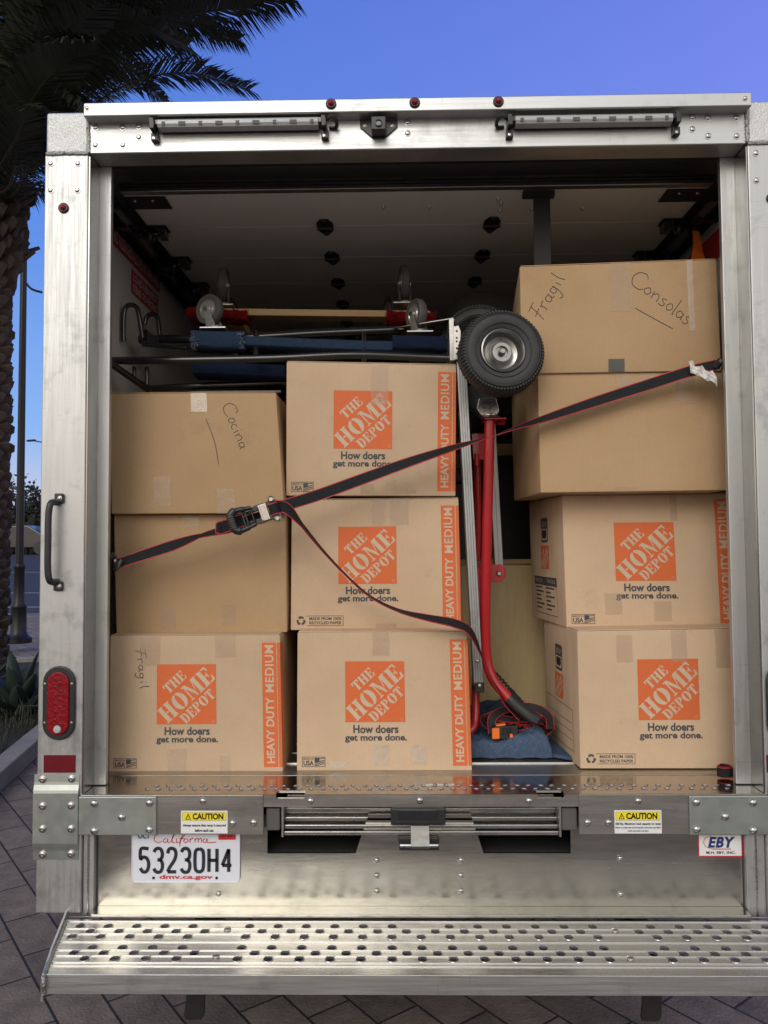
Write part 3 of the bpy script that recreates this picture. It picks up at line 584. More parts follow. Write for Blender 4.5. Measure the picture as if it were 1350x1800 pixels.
# handle, tail lamp, reflector
hx = X(104,870); hz1 = Z(876,104); hz0 = Z(1030,104)
gh = MB(); gh.tube(smooth_path([(hx-.002,-.004,hz1-.012),(hx-.008,-.034,hz1-.016),(hx-.012,-.040,hz1-.05),(hx-.012,-.041,(hz0+hz1)/2),(hx-.012,-.040,hz0+.05),(hx-.008,-.034,hz0+.016),(hx-.002,-.004,hz0+.012)], 6), .0095, 12)
gh = gh.build('grab_handle', 'black', truck, smooth=True)
for z in (hz1, hz0): MB().box(hx-.010, hx+.016, -.012, -.0005, z-.014, z+.014).build('mount', 'black', gh, bevel=.004); 
rivets(gh, [(105,876),(104,1031)], -.013, .0055)
def stadium(cx, cz, rx, h, y, n=10):   # rx half width, h half height
    o = []
    for k in range(n+1): a = math.pi*k/n; o.append((cx+rx*math.cos(a), y, cz+h-rx+rx*math.sin(a)))
    for k in range(n+1): a = math.pi+math.pi*k/n; o.append((cx+rx*math.cos(a), y, cz-h+rx+rx*math.sin(a)))
    return o
def tail_lamp(px):
    cx = X(px,1235); cz = Z(1235,px)
    tl = MB().prism(stadium(cx,cz,.0465,.105,-.001), (0,-.008,0)).build('tail_lamp', 'black', truck, bevel=.004, seg=3)
    MB().prism(stadium(cx,cz,.031,.089,-.009), (0,-.006,0)).build('lens', 'redlens', tl, bevel=.005, seg=3)
    MB().lathe((cx, -.015, cz-.072), (0,-1,0), [(.011,0),(.010,.002),(0,.003)], 16).build('reverse_bulb', 'glass', tl, smooth=True)
    for k in range(12): 
        MB().lathe((cx+(.007 if k%2 else -.007), -.0148, cz+.07-k*.0115), (0,-1,0), [(.005,0),(.003,.0015),(0,.002)], 8).build('led_chip', 'reflector', tl)
    for dx, dz in ((-.0385,.055),(.0385,.055),(-.0385,-.055),(.0385,-.055)):
        MB().lathe((cx+dx,-.009,cz+dz), (0,-1,0), [(.0045,0),(.0036,.0025),(0,.003)], 12).build('screw', 'steel', tl, smooth=True)
tail_lamp(105); tail_lamp(1375)
for a, b in ((77,133),(1347,1403)):
    MB().box(X(a,1340), X(b,1340), -.002, -.0003, Z(1358,a), Z(1327,a)).build('reflector', 'reflector', truck, bevel=.0008)
# corner brackets
def bracket(mirror):
    cxm = (xl0+xr1)/2
    f = (lambda x: 2*cxm-x) if mirror else (lambda x: x)
    x0 = xl0-.006; x1 = X(139,1430); x2 = X(276,1430)
    z = lambda p: Z(p, 105)
    mb = MB()
    prof = [(z(1361),-.001),(z(1374),-.002),(z(1379),-.003),(z(1388),-.0075),(z(1393),-.009),(z(1481),-.009),(z(1486),-.0075),(z(1494),-.0045),(z(1498),-.004),(z(1510),-.003)]
    for (za, ya), (zb, yb) in zip(prof, prof[1:]):
        xs = sorted((f(x0), f(x1)))
        mb.hexa([(xs[0],yb,zb),(xs[1],yb,zb),(xs[1],ya,za),(xs[0],ya,za),(xs[0],yb+.006,zb),(xs[1],yb+.006,zb),(xs[1],ya+.006,za),(xs[0],ya+.006,za)])
    b = mb.build('corner_bracket', 'zinc', truck, bevel=.0)
    xs = sorted((f(x1), f(x2))); m2 = MB(); m2.box(xs[0], xs[1], -.0075, -.0005, z(1467), z(1399)); m2.build('bracket_arm', 'zinc', b, bevel=.003)
    pts = [(75,1370,-.002),(126,1369,-.002),(75,1417,-.009),(125,1416,-.009),(75,1457,-.009),(125,1457,-.009),(75,1502,-.004),(125,1501,-.004)]
    for k, (px, py, Y) in enumerate(pts+[(166,1412,-.0075),(263,1411,-.0075),(214,1436,-.0075),(166,1460,-.0075),(263,1458,-.0075)]):
        p = P(px, py, Y); big = k > 7; r_ = .0105 if big else .009
        prof_ = [(r_*1.1,-.001),(r_,.003),(r_*.8,.006),(r_*.4,.008),(0,.0085)] if big else [(r_*1.25,-.001),(r_*1.2,.001),(r_,.0015),(r_*.95,.005),(r_*.6,.0065),(r_*.35,.0065),(r_*.3,.004),(0,.004)]
        MB().lathe((f(p.x), Y, p.z), (0,-1,0), prof_, 16).build('bolt', 'steel', b, smooth=True)
bracket(False); bracket(True)
# lower sill face (cross member) in pieces round the ramp slot
zL1 = Z(1396); zL0 = Z(1467); za = Z(1418)
xa, xb = X(463,1440), X(1018,1440)
xs0, xs1 = xl1-.01, xr0+.01
cm = MB(); cm.box(xs0, xa, -.0, .012, zL0, zL1-.001).build('cross_member', 'alud', truck, bevel=.002)
cmr = MB().box(xb, xs1, -.0, .012, zL0, zL1-.001).build('cross_member', 'alud', truck, bevel=.002)
na, nb, nc, nd = X(485,1395), X(535,1395), X(945,1395), X(992,1395)
cml = MB(); cml.box(xa+.0005, xb-.0005, -.0005, .011, za, zL1-.012)
for a, b in ((xa+.0005, na), (nb, nc), (nd, xb-.0005)): cml.box(a, b, -.0005, .011, zL1-.0121, zL1-.001)
cml = cml.build('slot_lip', 'alud', truck)
rivets(cml, [(546,1408),(738,1407),(930,1408)], -.001, .0095, .006, screw=False, name='bolt')
cmx = [c for c in truck.children if c.name.startswith('cross_member')]
rivets(cmx[0], [(357,1408),(409,1447),(446,1446)], -.0005, .0095, .006, screw=False, name='bolt')
rivets(cmx[1], [(1122,1408),(1033,1446),(1070,1446)], -.0005, .0095, .006, screw=False, name='bolt')
# sill deck with raised grip bumps, then planked floor
S = MB()
for a, b in ((xs0, na), (nb, nc), (nd, xs1)): S.box(a, b, -.002, .03, zL1-.0009, FLOOR_Z+.0005)
S.box(xs0, xs1, .0302, .172, zL1-.006, FLOOR_Z+.0005); sd = S.build('sill_deck', 'sill', truck, bevel=.0008, seg=1)
k = 0; gb = MB()
x = X(250,1385)
while x < X(1300,1385):
    for j, yy in enumerate((.045,.075)):
        xx = x+(.018 if j else 0)+random.uniform(-.002,.002)
        a = R(25 if (k+j) % 2 else -25); c = Vector((xx, yy, FLOOR_Z+.0006)); ux = Vector((math.cos(a), math.sin(a), 0)); uy = Vector((-math.sin(a), math.cos(a), 0))
        n = 10; ring = [c+ux*.009*math.cos(2*math.pi*i/n)+uy*.004*math.sin(2*math.pi*i/n) for i in range(n)]; r2_ = [c+Vector((0,0,.0028))+ux*.0055*math.cos(2*math.pi*i/n)+uy*.0018*math.sin(2*math.pi*i/n) for i in range(n)]
        gb.add(ring+r2_, [(i, (i+1)%n, (i+1)%n+n, i+n) for i in range(n)]+[tuple(range(n,2*n))])
    x += .034; k += 1
gb.build('grip_bumps', 'steel', truck, smooth=True)
FL = MB(); y = .174; BL_, BR_ = xl0+.025, xr1-.02
k = 0
while y < 4.9:
    FL.box(BL_, BR_, y, y+.1185, FLOOR_Z-.02, FLOOR_Z+.002+.001*(k%2)); FL.box(BL_, BR_, y+.1187, y+.1237, FLOOR_Z-.02, FLOOR_Z+.006, 1); y += .124; k += 1
FL.build('cargo_floor', ['alud','ribm'], truck, bevel=.001, seg=1)
wl = MB().box(X(748,1376,.1), X(798,1376,.1), .085, .10, FLOOR_Z+.0006, FLOOR_Z+.003).build('deck_slot_plate', 'steel', truck)
# cargo walls / roof / nose
WL, WR = BL_-.001, BR_+.001; ztop = zh1+.045
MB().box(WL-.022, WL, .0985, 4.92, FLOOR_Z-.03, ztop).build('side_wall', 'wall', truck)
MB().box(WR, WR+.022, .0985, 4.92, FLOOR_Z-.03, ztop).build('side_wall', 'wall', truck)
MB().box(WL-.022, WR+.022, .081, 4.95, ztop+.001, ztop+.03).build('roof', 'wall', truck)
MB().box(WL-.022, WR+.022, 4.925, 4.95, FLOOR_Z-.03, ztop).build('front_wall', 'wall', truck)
# roll-up door stored overhead
dz = P(700, 334, .29).z; dxa = X(211,325,.28); dxb = X(1254,325,.28)
door = MB().box(dxa, dxb, .272, .300, dz-.002, dz+.034).build('door_rail', 'alud', truck, bevel=.003)
for k in range(1, 3): MB().box(dxa, dxb, .2695, .2722, dz+.034*k/3-.0015, dz+.034*k/3+.0015).build('rail_rib', 'dark', door)
zdd = MB(); y = .301
for k in range(7):
    y1 = .57+.305*k; p = MB().box(dxa+.004, dxb-.004, y, y1-.0015, dz+.001, dz+.025).build('door_panel', 'door', truck, bevel=.002); 
    if k < 6:
        for hxp in (-.255, .355):
            c = Vector((hxp, y1, dz-.003)); hg = MB(); hg.prism([(c.x+dx_,c.y+dy_,c.z) for dx_,dy_ in ((-.030,-.028),(-.014,-.062),(.014,-.062),(.030,-.028),(.030,.028),(.014,.062),(-.014,.062),(-.030,.028))], (0,0,.004))
            hg.tube([(c.x-.03,c.y,c.z-.004),(c.x+.03,c.y,c.z-.004)], .008, 10); hg.lathe((c.x-.0,c.y-.055,c.z), (0,0,-1), [(.012,0),(.010,.006),(0,.007)], 10); hg.lathe((c.x,c.y+.055,c.z), (0,0,-1), [(.012,0),(.010,.006),(0,.007)], 10); hg.build('hinge', 'black', p, bevel=.001)
        for s_, xe in ((-1, dxa), (1, dxb)):
            rb = MB(); rb.box(xe+(.005 if s_ < 0 else -.075), xe+(.075 if s_ < 0 else -.005), y1-.032, y1+.032, dz-.006, dz); rb.lathe((xe-s_*.02, y1, dz-.030), (s_,0,0), [(.020,0),(.024,.005),(.024,.018),(.020,.022)], 14)
            rb.box(xe-s_*.055-.014, xe-s_*.055+.014, y1-.026, y1+.026, dz-.038, dz-.0061); rb.tube([(xe-s_*.06,y1,dz-.030),(xe+s_*.012,y1,dz-.030)], .006, 8)
            rb.build('roller_bracket', 'blackm', p, bevel=.002)
    y = y1+.0015
for px, py in ((674,363),(755,363),(876,350),(881,357),(879,370),(1024,366),(934,366)):
    p = P(px, py, .4); q = PZ(px, py, dz-.0); MB().lathe((q.x, q.y, dz+.001), (0,0,-1), [(.007,0),(.006,.004),(.003,.009),(0,.010)], 10).build('bolt', 'steel', door, smooth=True)
for s_, xe in ((1, dxa), (-1, dxb)):
    MB().box(xe+s_*.004, xe+s_*.14, .31, .40, dz-.005, dz).build('bottom_bracket', 'black', door, bevel=.002)
    for d_ in (.03,.09): MB().lathe((xe+s_*d_,.335,dz-.005), (0,0,-1), [(.008,0),(.006,.004),(0,.005)], 10).build('bolt', 'steel', door, smooth=True)
# tracks
for s_, xw in ((1, WL+.001), (-1, WR-.001)):
    mb = MB(); x1 = xw+s_*.075
    mb.box(xw, x1, .18, 3.0, dz-.014, dz-.008); mb.box(x1-s_*.004, x1, .18, 3.0, dz-.055, dz-.0141); mb.box(xw, xw+s_*.004, .18, 3.0, dz-.034, dz-.0141)
    mb.build('door_track', 'blackm', truck, bevel=.0)
    q = MB(); q.box(xw, xw+s_*.06, .12, .16, FLOOR_Z+.05, dz-.1); q.build('vertical_track', 'blackm', truck, bevel=.003)
    for k in range(5):
        yy = .45+k*.45; MB().box(xw, xw+s_*.09, yy, yy+.035, dz-.046, dz-.0345).build('track_bracket', 'black', truck, bevel=.002)
# spring tube above door and pull strap
MB().tube([(WL+.01,.17,dz+.06),(WR-.01,.17,dz+.06)], .022, 14).build('spring_shaft', 'blackm', truck, smooth=True)
MB().box(WL+.002, WR-.002, .10, .165, ztop-.10, ztop-.001).build('inner_header', 'black', truck)
st = P(952, 345, .31)
ps = MB(); ps.box(st.x-.028, st.x+.028, .308, .311, dz-.30, dz-.006); ps.box(st.x-.062, st.x+.042, .300, .325, dz-.022, dz-.0025); ps.build('pull_strap', 'webdark', truck, bevel=.002)
# signs on the walls
def wall_face(x, y0, y1, z0, z1, left=True):
    return Face((x,y0,z0),(x,y1,z0),(x,y1,z1),(x,y0,z1)) if left else Face((x,y1,z0),(x,y0,z0),(x,y0,z1),(x,y1,z1))
def wp(px, py, xw):
    d = ray(px, py); return CAM+d*((xw-CAM.x)/d.x)
a = wp(197,392,WL); b = wp(280,490,WL); c_ = wp(197,428,WL)
sf = Face((WL+.002,a.y,c_.z),(WL+.002,b.y,c_.z),(WL+.002,b.y,a.z),(WL+.002,a.y,a.z))
mb = MB(); sf.rect(mb,0,0,1,1,0,0); sf.text(mb,'NO PASSENGERS ALLOWED IN CARGO AREA',.03,.18,.97,.82,.0006,1,bold=.02); mb.build('warning_sign', ['signred','signtext'], truck, fix=False)
h_ = a.z-c_.z; L = b.y-a.y
sf = Face((WL+.002,a.y+.36*L,c_.z-1.5*h_),(WL+.002,b.y-.04*L,c_.z-1.5*h_),(WL+.002,b.y-.04*L,c_.z-.02),(WL+.002,a.y+.36*L,c_.z-.02))
mb = MB(); sf.rect(mb,0,0,1,1,0,0); sf.text(mb,'LOAD HEAVIEST',.05,.56,.95,.90,.0006,1,bold=.03); sf.text(mb,'ITEMS TO FRONT',.05,.1,.95,.44,.0006,1,bold=.03); mb.build('warning_sign', ['signred','signtext'], truck, fix=False)
a = wp(1238,436,WR); b = wp(1256,460,WR)
sf = Face((WR-.002,.75,b.z),(WR-.002,.40,b.z),(WR-.002,.40,a.z+.02),(WR-.002,.75,a.z+.02)); mb = MB(); sf.rect(mb,0,0,1,1,0,0); mb.build('warning_sign', 'signred', truck, fix=False)
tw = MB(); q = P(1224,405,.5)
mb = MB(); mb.add([(q.x-.012,.50,q.z),(q.x+.012,.505,q.z),(q.x+.02,.50,q.z-.07),(q.x+.028,.495,q.z-.11),(q.x-.022,.50,q.z-.115),(q.x-.014,.495,q.z-.06),
                   (q.x-.012,.502,q.z),(q.x+.012,.507,q.z),(q.x+.02,.502,q.z-.07),(q.x+.028,.497,q.z-.11),(q.x-.022,.502,q.z-.115),(q.x-.014,.497,q.z-.06)], [(0,1,2,5),(5,2,3,4),(6,7,8,11),(11,8,9,10)])
tg = mb.build('pull_tag', 'orangep', None); tag(tg, 'small bright orange cloth tag hanging from the right door track', 'tag')
# lower back panel
yP = .032; zq0 = Z(1617,700,-.02)
def pz(py): return P(700, py, yP).z
def px_(x, py=1480): return P(x, py, yP).x
bp = MB(); XA, XB = X(172,1540,yP), X(1305,1540,yP)
zs0, zs1 = pz(1500), zL0+.045; h0, h1 = px_(470), px_(1003)
t0, t1, t2, t3 = px_(648,1470), px_(625,1500), px_(850,1500), px_(828,1470)
bp.box(XA, XB, yP, yP+.004, zq0+.014, zs0); bp.box(XA, h0, yP, yP+.004, zs0, zs1); bp.box(h1, XB, yP, yP+.004, zs0, zs1)
bp.prism([(t1,yP,zs0),(t2,yP,zs0),(t3,yP,zs1),(t0,yP,zs1)], (0,.004,0))
bp = bp.build('back_panel', 'panelm', truck)
MB().box(XA, XB, -.02, yP+.006, zq0+.004, zq0+.0135).build('panel_ledge', 'panelm', truck, bevel=.002)
rivets(bp, [(662,1512),(662,1539),(662,1566),(810,1512),(810,1539),(810,1566),(384,1571),(1090,1509),(1091,1572)], yP-.0005, .0075, .005)
for a, b in ((xl1+.001, XA-.004), (XB+.004, xr0-.001)):
    MB().box(a, b, .012, .09, zp0-.01, zL0+.03).build('inner_post', 'aluv', truck, bevel=.002)
    mm = (a+b)/2; MB().box(mm-.002, mm+.002, .008, .0118, zp0-.01, zL0+.02).build('post_fold', 'steel', truck)
MB().box(h0-.05, h1+.05, .42, .43, zs0-.05, FLOOR_Z-.03).build('slot_back', 'dark', truck); MB().box(h0-.05, h1+.05, yP+.03, .42, zs0-.012, zs0-.002).build('slot_floor', 'dark', truck)  # near-black lining: the shade inside the slot is put into its colour
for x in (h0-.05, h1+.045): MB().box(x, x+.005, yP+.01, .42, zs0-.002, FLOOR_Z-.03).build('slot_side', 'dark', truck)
# folded ramp in its slot
rx0, rx1 = X(497,1445,.02), X(984,1445,.02); rz0, rz1 = P(700,1470,.01).z, P(700,1421,.01).z
rm = MB(); n = 5
rm.box(rx0+.004, rx1-.004, .07, .38, rz0+.004, rz1+.02)
for k, (za_, zb_, yy) in enumerate(((0,.012,.015),(.016,.028,.022),(.034,.046,.032),(.050,.066,.05))):
    rm.box(rx0+.004, rx1-.004, yy, .075, rz0+za_, rz0+zb_)
rmp = rm.build('loading_ramp', 'step', truck, bevel=.003)
for x in (rx0-.002, rx1-.004):
    MB().box(x, x+.006, .008, .38, rz0-.002, rz1+.004).build('end_plate', 'alud', rmp, bevel=.001)
for a, b in ((466,491),(989,1017)):
    MB().box(X(a,1440), X(b,1440), .014, .10, P(700,1461,.012).z, P(700,1421,.012).z).build('rubber_stop', 'grub', rmp, bevel=.005)
# ramp latch
la = MB(); la.box(X(687,1430), X(783,1430), -.012, .02, Z(1449), Z(1418)-.001); la = la.build('ramp_latch', 'black', truck, bevel=.005)
MB().box(X(701,1430), X(768,1430), -.016, -.0125, Z(1437), Z(1421)).build('lamp_lens', 'blackm', la, bevel=.003)
MB().box(X(693,1430), X(777,1430), -.0145, -.0125, Z(1446), Z(1441)).build('lower_rib', 'blackm', la, bevel=.001)
mb = MB(); xs_ = (X(722,1460), X(754,1460)); z1_, z0_ = Z(1450), Z(1487)
pr = [(z1_,-.006),(z1_-.012,-.014),(z0_+.024,-.022),(z0_+.01,-.03),(z0_,-.022)]
for (za_,ya_),(zb_,yb_) in zip(pr, pr[1:]): mb.hexa([(xs_[0],yb_,zb_),(xs_[1],yb_,zb_),(xs_[1],ya_,za_),(xs_[0],ya_,za_),(xs_[0],yb_+.004,zb_),(xs_[1],yb_+.004,zb_),(xs_[1],ya_+.004,za_),(xs_[0],ya_+.004,za_)])
mb.build('strap_plate', 'dullplate', la)
MB().box(X(701,1482), X(772,1482), .0, .02, Z(1496), Z(1472)).build('mount', 'black', la, bevel=.004)
MB().tube([(X(703,1482),-.012,Z(1483)),(X(770,1482),-.012,Z(1483))], .006, 10).build('hinge_pin', 'steel', la, smooth=True)
# labels
def flabel(name, x0, x1, y0, y1, Y, m):
    A = P((x0+x1)/2, (y0+y1)/2, Y); w_ = P(x1,(y0+y1)/2,Y).x-P(x0,(y0+y1)/2,Y).x; h = P((x0+x1)/2,y0,Y).z-P((x0+x1)/2,y1,Y).z
    return Face((A.x-w_/2,Y,A.z-h/2),(A.x+w_/2,Y,A.z-h/2),(A.x+w_/2,Y,A.z+h/2),(A.x-w_/2,Y,A.z+h/2))
def caution(x0, x1, y0, y1, lines):
    f = flabel('', x0, x1, y0, y1, -.0008, None); mb = MB(); f.rect(mb,0,0,1,1,0,0); f.rect(mb,.03,.56,.97,.93,.0004,1); f.frame(mb,.03,.56,.97,.93,.0006,.0006,2)
    f.text(mb,'CAUTION',.25,.61,.91,.89,.0008,2,bold=.04); f.poly(mb,[(.09,.61),(.22,.61),(.155,.89)],.0006,2); f.poly(mb,[(.115,.64),(.195,.64),(.155,.81)],.0008,1); f.rect(mb,.149,.66,.161,.76,.001,2)
    for t, a, b, u in lines: f.text(mb, t, u, a, 1-u, b, .0006, 2, bold=.03)
    mb.build('caution_label', ['white','yellow','dark'], truck, fix=False)
caution(318,400,1425,1465,[('Always ensure that ramp is secured',.27,.42,.04),('before each use',.07,.20,.30)])
caution(1080,1163,1424,1465,[('500 lbs. Maximum load capacity on ramp',.34,.47,.02),('Failure to comply with the load capacity could cause ramp failure',.20,.29,.02),('which may result in an injury',.06,.15,.28)])
f = flabel('', 1227,1305,1466,1506, yP-.001, None); mb = MB(); f.rect(mb,0,0,1,1,0,0); f.frame(mb,0,0,1,1,.003,.0004,1)
f.text(mb,'EBY',.22,.40,.84,.88,.0008,2,bold=.045,shear=.25,space=1.12); f.text(mb,'M.H. EBY, INC.',.18,.10,.84,.25,.0006,2,bold=.03)
f.stroke(mb,[(.30,.92),(.18,.84),(.13,.66),(.16,.48),(.28,.36),(.5,.34)],.0016,.0005,1); f.rect(mb,.3,.32,.74,.36,.0005,1)
mb.build('maker_label', ['white','inkred','inkblue'], truck, fix=False)
# licence plate
pc = flabel('', 231,422,1457,1551, yP-.006, None); pl = MB()
a0, b0, b1c, a1 = pc.c[0], pc.c[1], pc.c[2], pc.c[3]; r_ = .012; out_ = []
for cx, cz, s0 in ((b0.x-r_, b0.z+r_, -90), (b0.x-r_, a1.z-r_, 0), (a0.x+r_, a1.z-r_, 90), (a0.x+r_, a0.z+r_, 180)):
    for k in range(6): out_.append((cx+r_*math.cos(R(s0+18*k)), yP-.006, cz+r_*math.sin(R(s0+18*k))))
plt = pl.prism(out_, (0,.002,0)).build('license_plate', 'plate', truck, bevel=.0006)
rim = MB(); q = [Vector(p)+Vector((0,-.0005,0)) for p in out_]; rim.tube([c_+(Vector(((a0.x+b0.x)/2, c_.y, (a0.z+a1.z)/2))-c_)*.012 for c_ in q+[q[0]]], .0013, 6); rim.build('raised_rim', 'plate', plt, smooth=True)
DG = {'5': [[(.9,1),(.15,1),(.1,.56),(.35,.64),(.7,.60),(.9,.42),(.9,.2),(.7,.02),(.35,0),(.08,.16)]],
      '3': [[(.08,.86),(.3,1),(.7,1),(.9,.84),(.88,.64),(.68,.53),(.42,.52)],[(.68,.53),(.9,.40),(.92,.18),(.72,.0),(.3,0),(.06,.14)]],
      '2': [[(.08,.80),(.2,.97),(.5,1.02),(.82,.94),(.9,.72),(.72,.48),(.3,.2),(.08,.0)],[(.08,0),(.94,0)]],
      '0': [[(.5,1),(.2,.94),(.08,.75),(.08,.25),(.2,.06),(.5,0),(.8,.06),(.92,.25),(.92,.75),(.8,.94),(.5,1)]],
      'H': [[(.1,0),(.1,1)],[(.9,0),(.9,1)],[(.1,.5),(.9,.5)]], '4': [[(.7,0),(.7,.99)],[(.7,.98),(.06,.28)],[(.06,.28),(.98,.28)]]}
mb = MB(); n = len('53230H4')
for k, ch in enumerate('53230H4'):
    u0 = .075+k*.126; 
    for st_ in DG[ch]:
        q = [(u0+x*.092, .20+y*.43) for x, y in st_]
        pc.stroke(mb, q, .0096, .0012, k=4 if len(q) > 3 else 1)
mb.build('plate_number', 'numink', plt, fix=False)
mb = MB()
CAL = [[(.08,.9),(.0,.7),(-.02,.3),(.05,.05),(.13,.2)],[(.20,.45),(.15,.3),(.17,.05),(.22,.2),(.23,.45),(.23,.1),(.27,.05)],[(.28,.1),(.36,.9),(.31,.5),(.32,.05),(.36,.1)],[(.39,.45),(.39,.05),(.43,.1)],[(.44,.0),(.52,.95),(.54,.8),(.47,.3),(.45,-.3)],[(.44,.42),(.54,.42)],
       [(.56,.42),(.52,.2),(.56,.05),(.61,.25),(.57,.42)],[(.64,.45),(.64,.05)],[(.64,.3),(.68,.46),(.70,.4)],[(.73,.45),(.73,.05)],[(.73,.3),(.77,.46),(.79,.3),(.79,.05)],[(.79,.3),(.83,.46),(.85,.3),(.85,.05)],[(.92,.42),(.88,.3),(.90,.05),(.95,.2),(.95,.45),(.95,.1),(1.0,.05),(1.12,.1)]]
for st_ in CAL: pc.stroke(mb, [(.22+x*.50, .735+y*.20) for x, y in st_], .0022, .0012, k=4)
mb.build('plate_script', 'inkred', plt, fix=False); mb = MB(); pc.text(mb, 'dmv.ca.gov', .26,.045,.75,.145,.0012, bold=.03); mb.build('plate_lettering', 'inkred', plt, fix=False)
mb = MB(); pc.rect(mb, .80,.80,.96,.97,.0012,0); pc.text(mb,'0720',.83,.85,.93,.93,.0016,1); pc.text(mb,'OCT',.06,.82,.17,.93,.0012,2,bold=.03)
for u in (.205,.785): mb.lathe(pc(u,.085,.001), (0,-1,0), [(.0042,0),(0,.001)], 10, 1)
mb.build('plate_sticker', ['inkred','dark','inkblue'], plt, fix=False)
# step bumper with punched holes
SY0, SY1 = -.0205, -.292; zS = zq0; sxl = P(117,1640,-.1).x; cmid = (xl0+xr1)/2; sxl = -.932; sxl2 = -.868; sxr = 2*cmid-sxl
rows = [(1629.5,[188,291,394,497,600,807,911,1014,1118,1222,1327]),(1638.5,[225,329,433,538,643,852,957,1063,1168,1274]),(1648,[157,262,368,474,580,792,900,1006,1113,1219,1326]),
        (1667,[234,342,452,561,778,887,997,1107,1216,1327]),(1677,[164,273,383,493,604,825,936,1047,1159,1270]),(1687,[203,314,426,538,762,874,988,1100,1213,1327])]
rows2 = [[185,289,394,499,604,708,919,1024,1129,1234,1339],[29,135,241,347,453,560,665,878,985,1092,1199,1305],[83,190,297,405,513,621,729,945,1052,1161,1270],[86,197,307,417,528,639,749,970,1081,1193,1304],[31,143,255,367,480,592,704,929,1041,1154,1267],[88,202,316,430,544,658,772,1000,1114,1228,1342]]
holes = []
for (yy, a), b in zip(rows, rows2):
    xs = [50+.4815*v for v in a]; xs += [700+.4815*v for v in b if 700+.4815*v > max(xs)+20]
    yrow = round(PZ(700,yy,zS).y,4)
    for x in xs: p = PZ(x, yy, zS); holes.append((p.x, yrow))
    d = (PZ(xs[1],yy,zS)-PZ(xs[0],yy,zS)).length; e = holes[-1]
    while e[0]+d < sxr-.03: e = (e[0]+d, e[1]); holes.append(e)
sd_ = MB()
def sx_at(y, s_): t = (y-SY0)/(SY1-SY0); v = sxl+(sxl2-sxl)*t; return v if s_ < 0 else 2*cmid-v
yr = sorted({round(h[1],4) for h in holes}, reverse=True); cy = []
groups = []
for hy in yr: groups.append([h[0] for h in holes if abs(h[1]-hy) < .0005])
edges = [SY0]; c_ = .0125; ycur = SY0; zt_ = zS; zb_ = zS-.004
def quad(x0,x1,y0,y1,xl=None): sd_.add([(x0[0],y0,zt_),(x0[1],y1,zt_),(x1[1],y1,zt_),(x1[0],y0,zt_)], [(0,1,2,3)])
for hy, xs in zip(yr, groups):
    ya_, yb_ = hy+c_, hy-c_
    quad((sx_at(ycur,-1),sx_at(ya_,-1)),(sx_at(ycur,1),sx_at(ya_,1)),ycur,ya_); xs = sorted(xs); cur = (sx_at(ya_,-1), sx_at(yb_,-1))
    for x in xs:
        if x-c_ < max(cur) or x+c_ > sx_at(yb_,1): continue
        quad(cur,(x-c_,x-c_),ya_,yb_); cur = (x+c_,x+c_)
        n = 16; ang = [2*math.pi*(k+.5)/n for k in range(n)]
        outer = []
        for q_ in ang: m_ = max(abs(math.cos(q_)), abs(math.sin(q_))); outer.append((x+c_*math.cos(q_)/m_, hy+c_*math.sin(q_)/m_, zt_))
        inner = [(x+.0117*math.cos(q_), hy+.0105*math.sin(q_), zt_-.0015) for q_ in ang]; low = [(a_[0],a_[1],zb_) for a_ in inner]
        sd_.add(outer+inner+low, [(k,(k+1)%n,(k+1)%n+n,k+n) for k in range(n)]+[(k+n,(k+1)%n+n,(k+1)%n+2*n,k+2*n) for k in range(n)])
        for (sxx, syy), k in (((1,1),1),((-1,1),5),((-1,-1),9),((1,-1),13)): sd_.add([(x+sxx*c_,hy+syy*c_,zt_), outer[k], outer[k+1]], [(0,1,2)])
    quad(cur,(sx_at(ya_,1),sx_at(yb_,1)),ya_,yb_); ycur = yb_
quad((sx_at(ycur,-1),sx_at(SY1,-1)),(sx_at(ycur,1),sx_at(SY1,1)),ycur,SY1)
for hx_, hy in holes:
    if hx_-c_ > sx_at(hy,-1) and hx_+c_ < sx_at(hy,1): sd_.lathe((hx_,hy,zS), (0,0,1), [(.0145,-.0002),(.0135,.0014),(.0122,.0016),(.0116,-.003)], 14, caps=False)
sb = sd_.build('step_bumper', 'step', truck, fix=False)
rg = MB(); yrows = sorted({round(h[1],3) for h in holes}); 
ry = [PZ(700,v,zS).y for v in (1613,1621,1634,1643.3,1657.5,1672,1682,1694,1700)]
for y_ in ry: rg.box(sx_at(y_,-1)+.002, sx_at(y_,1)-.002, y_-.0008, y_+.0008, zS+.0002, zS+.0022)
rg.build('tread_ribs', 'ribm', sb)
MB().box(sxl2-.003, 2*cmid-sxl2+.003, SY1-.004, SY1, zS-.047, zS+.0005).build('front_lip', 'alu', sb, bevel=.0015)
MB().box(sxl2, 2*cmid-sxl2, SY1+.001, SY1+.03, zS-.047, zS-.043).build('bottom_flange', 'alud', sb)
MB().box(sxl+.02, sxr-.02, SY0-.006, SY0, zS-.06, zS-.0045).build('rear_web', 'alud', sb)
for s_ in (-1, 1):
    X_ = lambda y: sx_at(y, s_)+s_*.001
    e = MB(); e.prism([(X_(yy),yy,zz) for yy, zz in ((SY0+.02,zS+.014),(SY1+.10,zS+.012),(SY1-.010,zS-.004),(SY1-.010,zS-.062),(SY1+.12,zS-.062),(SY0,zS-.03))], (s_*.006,0,0)); e.build('end_plate', 'alu', sb, bevel=.001)
    weld([(X_(SY0-.02)-s_*.003,SY0-.02,zS+.001),(X_((SY0+SY1)/2)-s_*.003,(SY0+SY1)/2,zS+.001),(X_(SY1)-s_*.003,SY1-.006,zS),(X_(SY1)-s_*.003,SY1-.008,zS-.044)], .0045, sb)
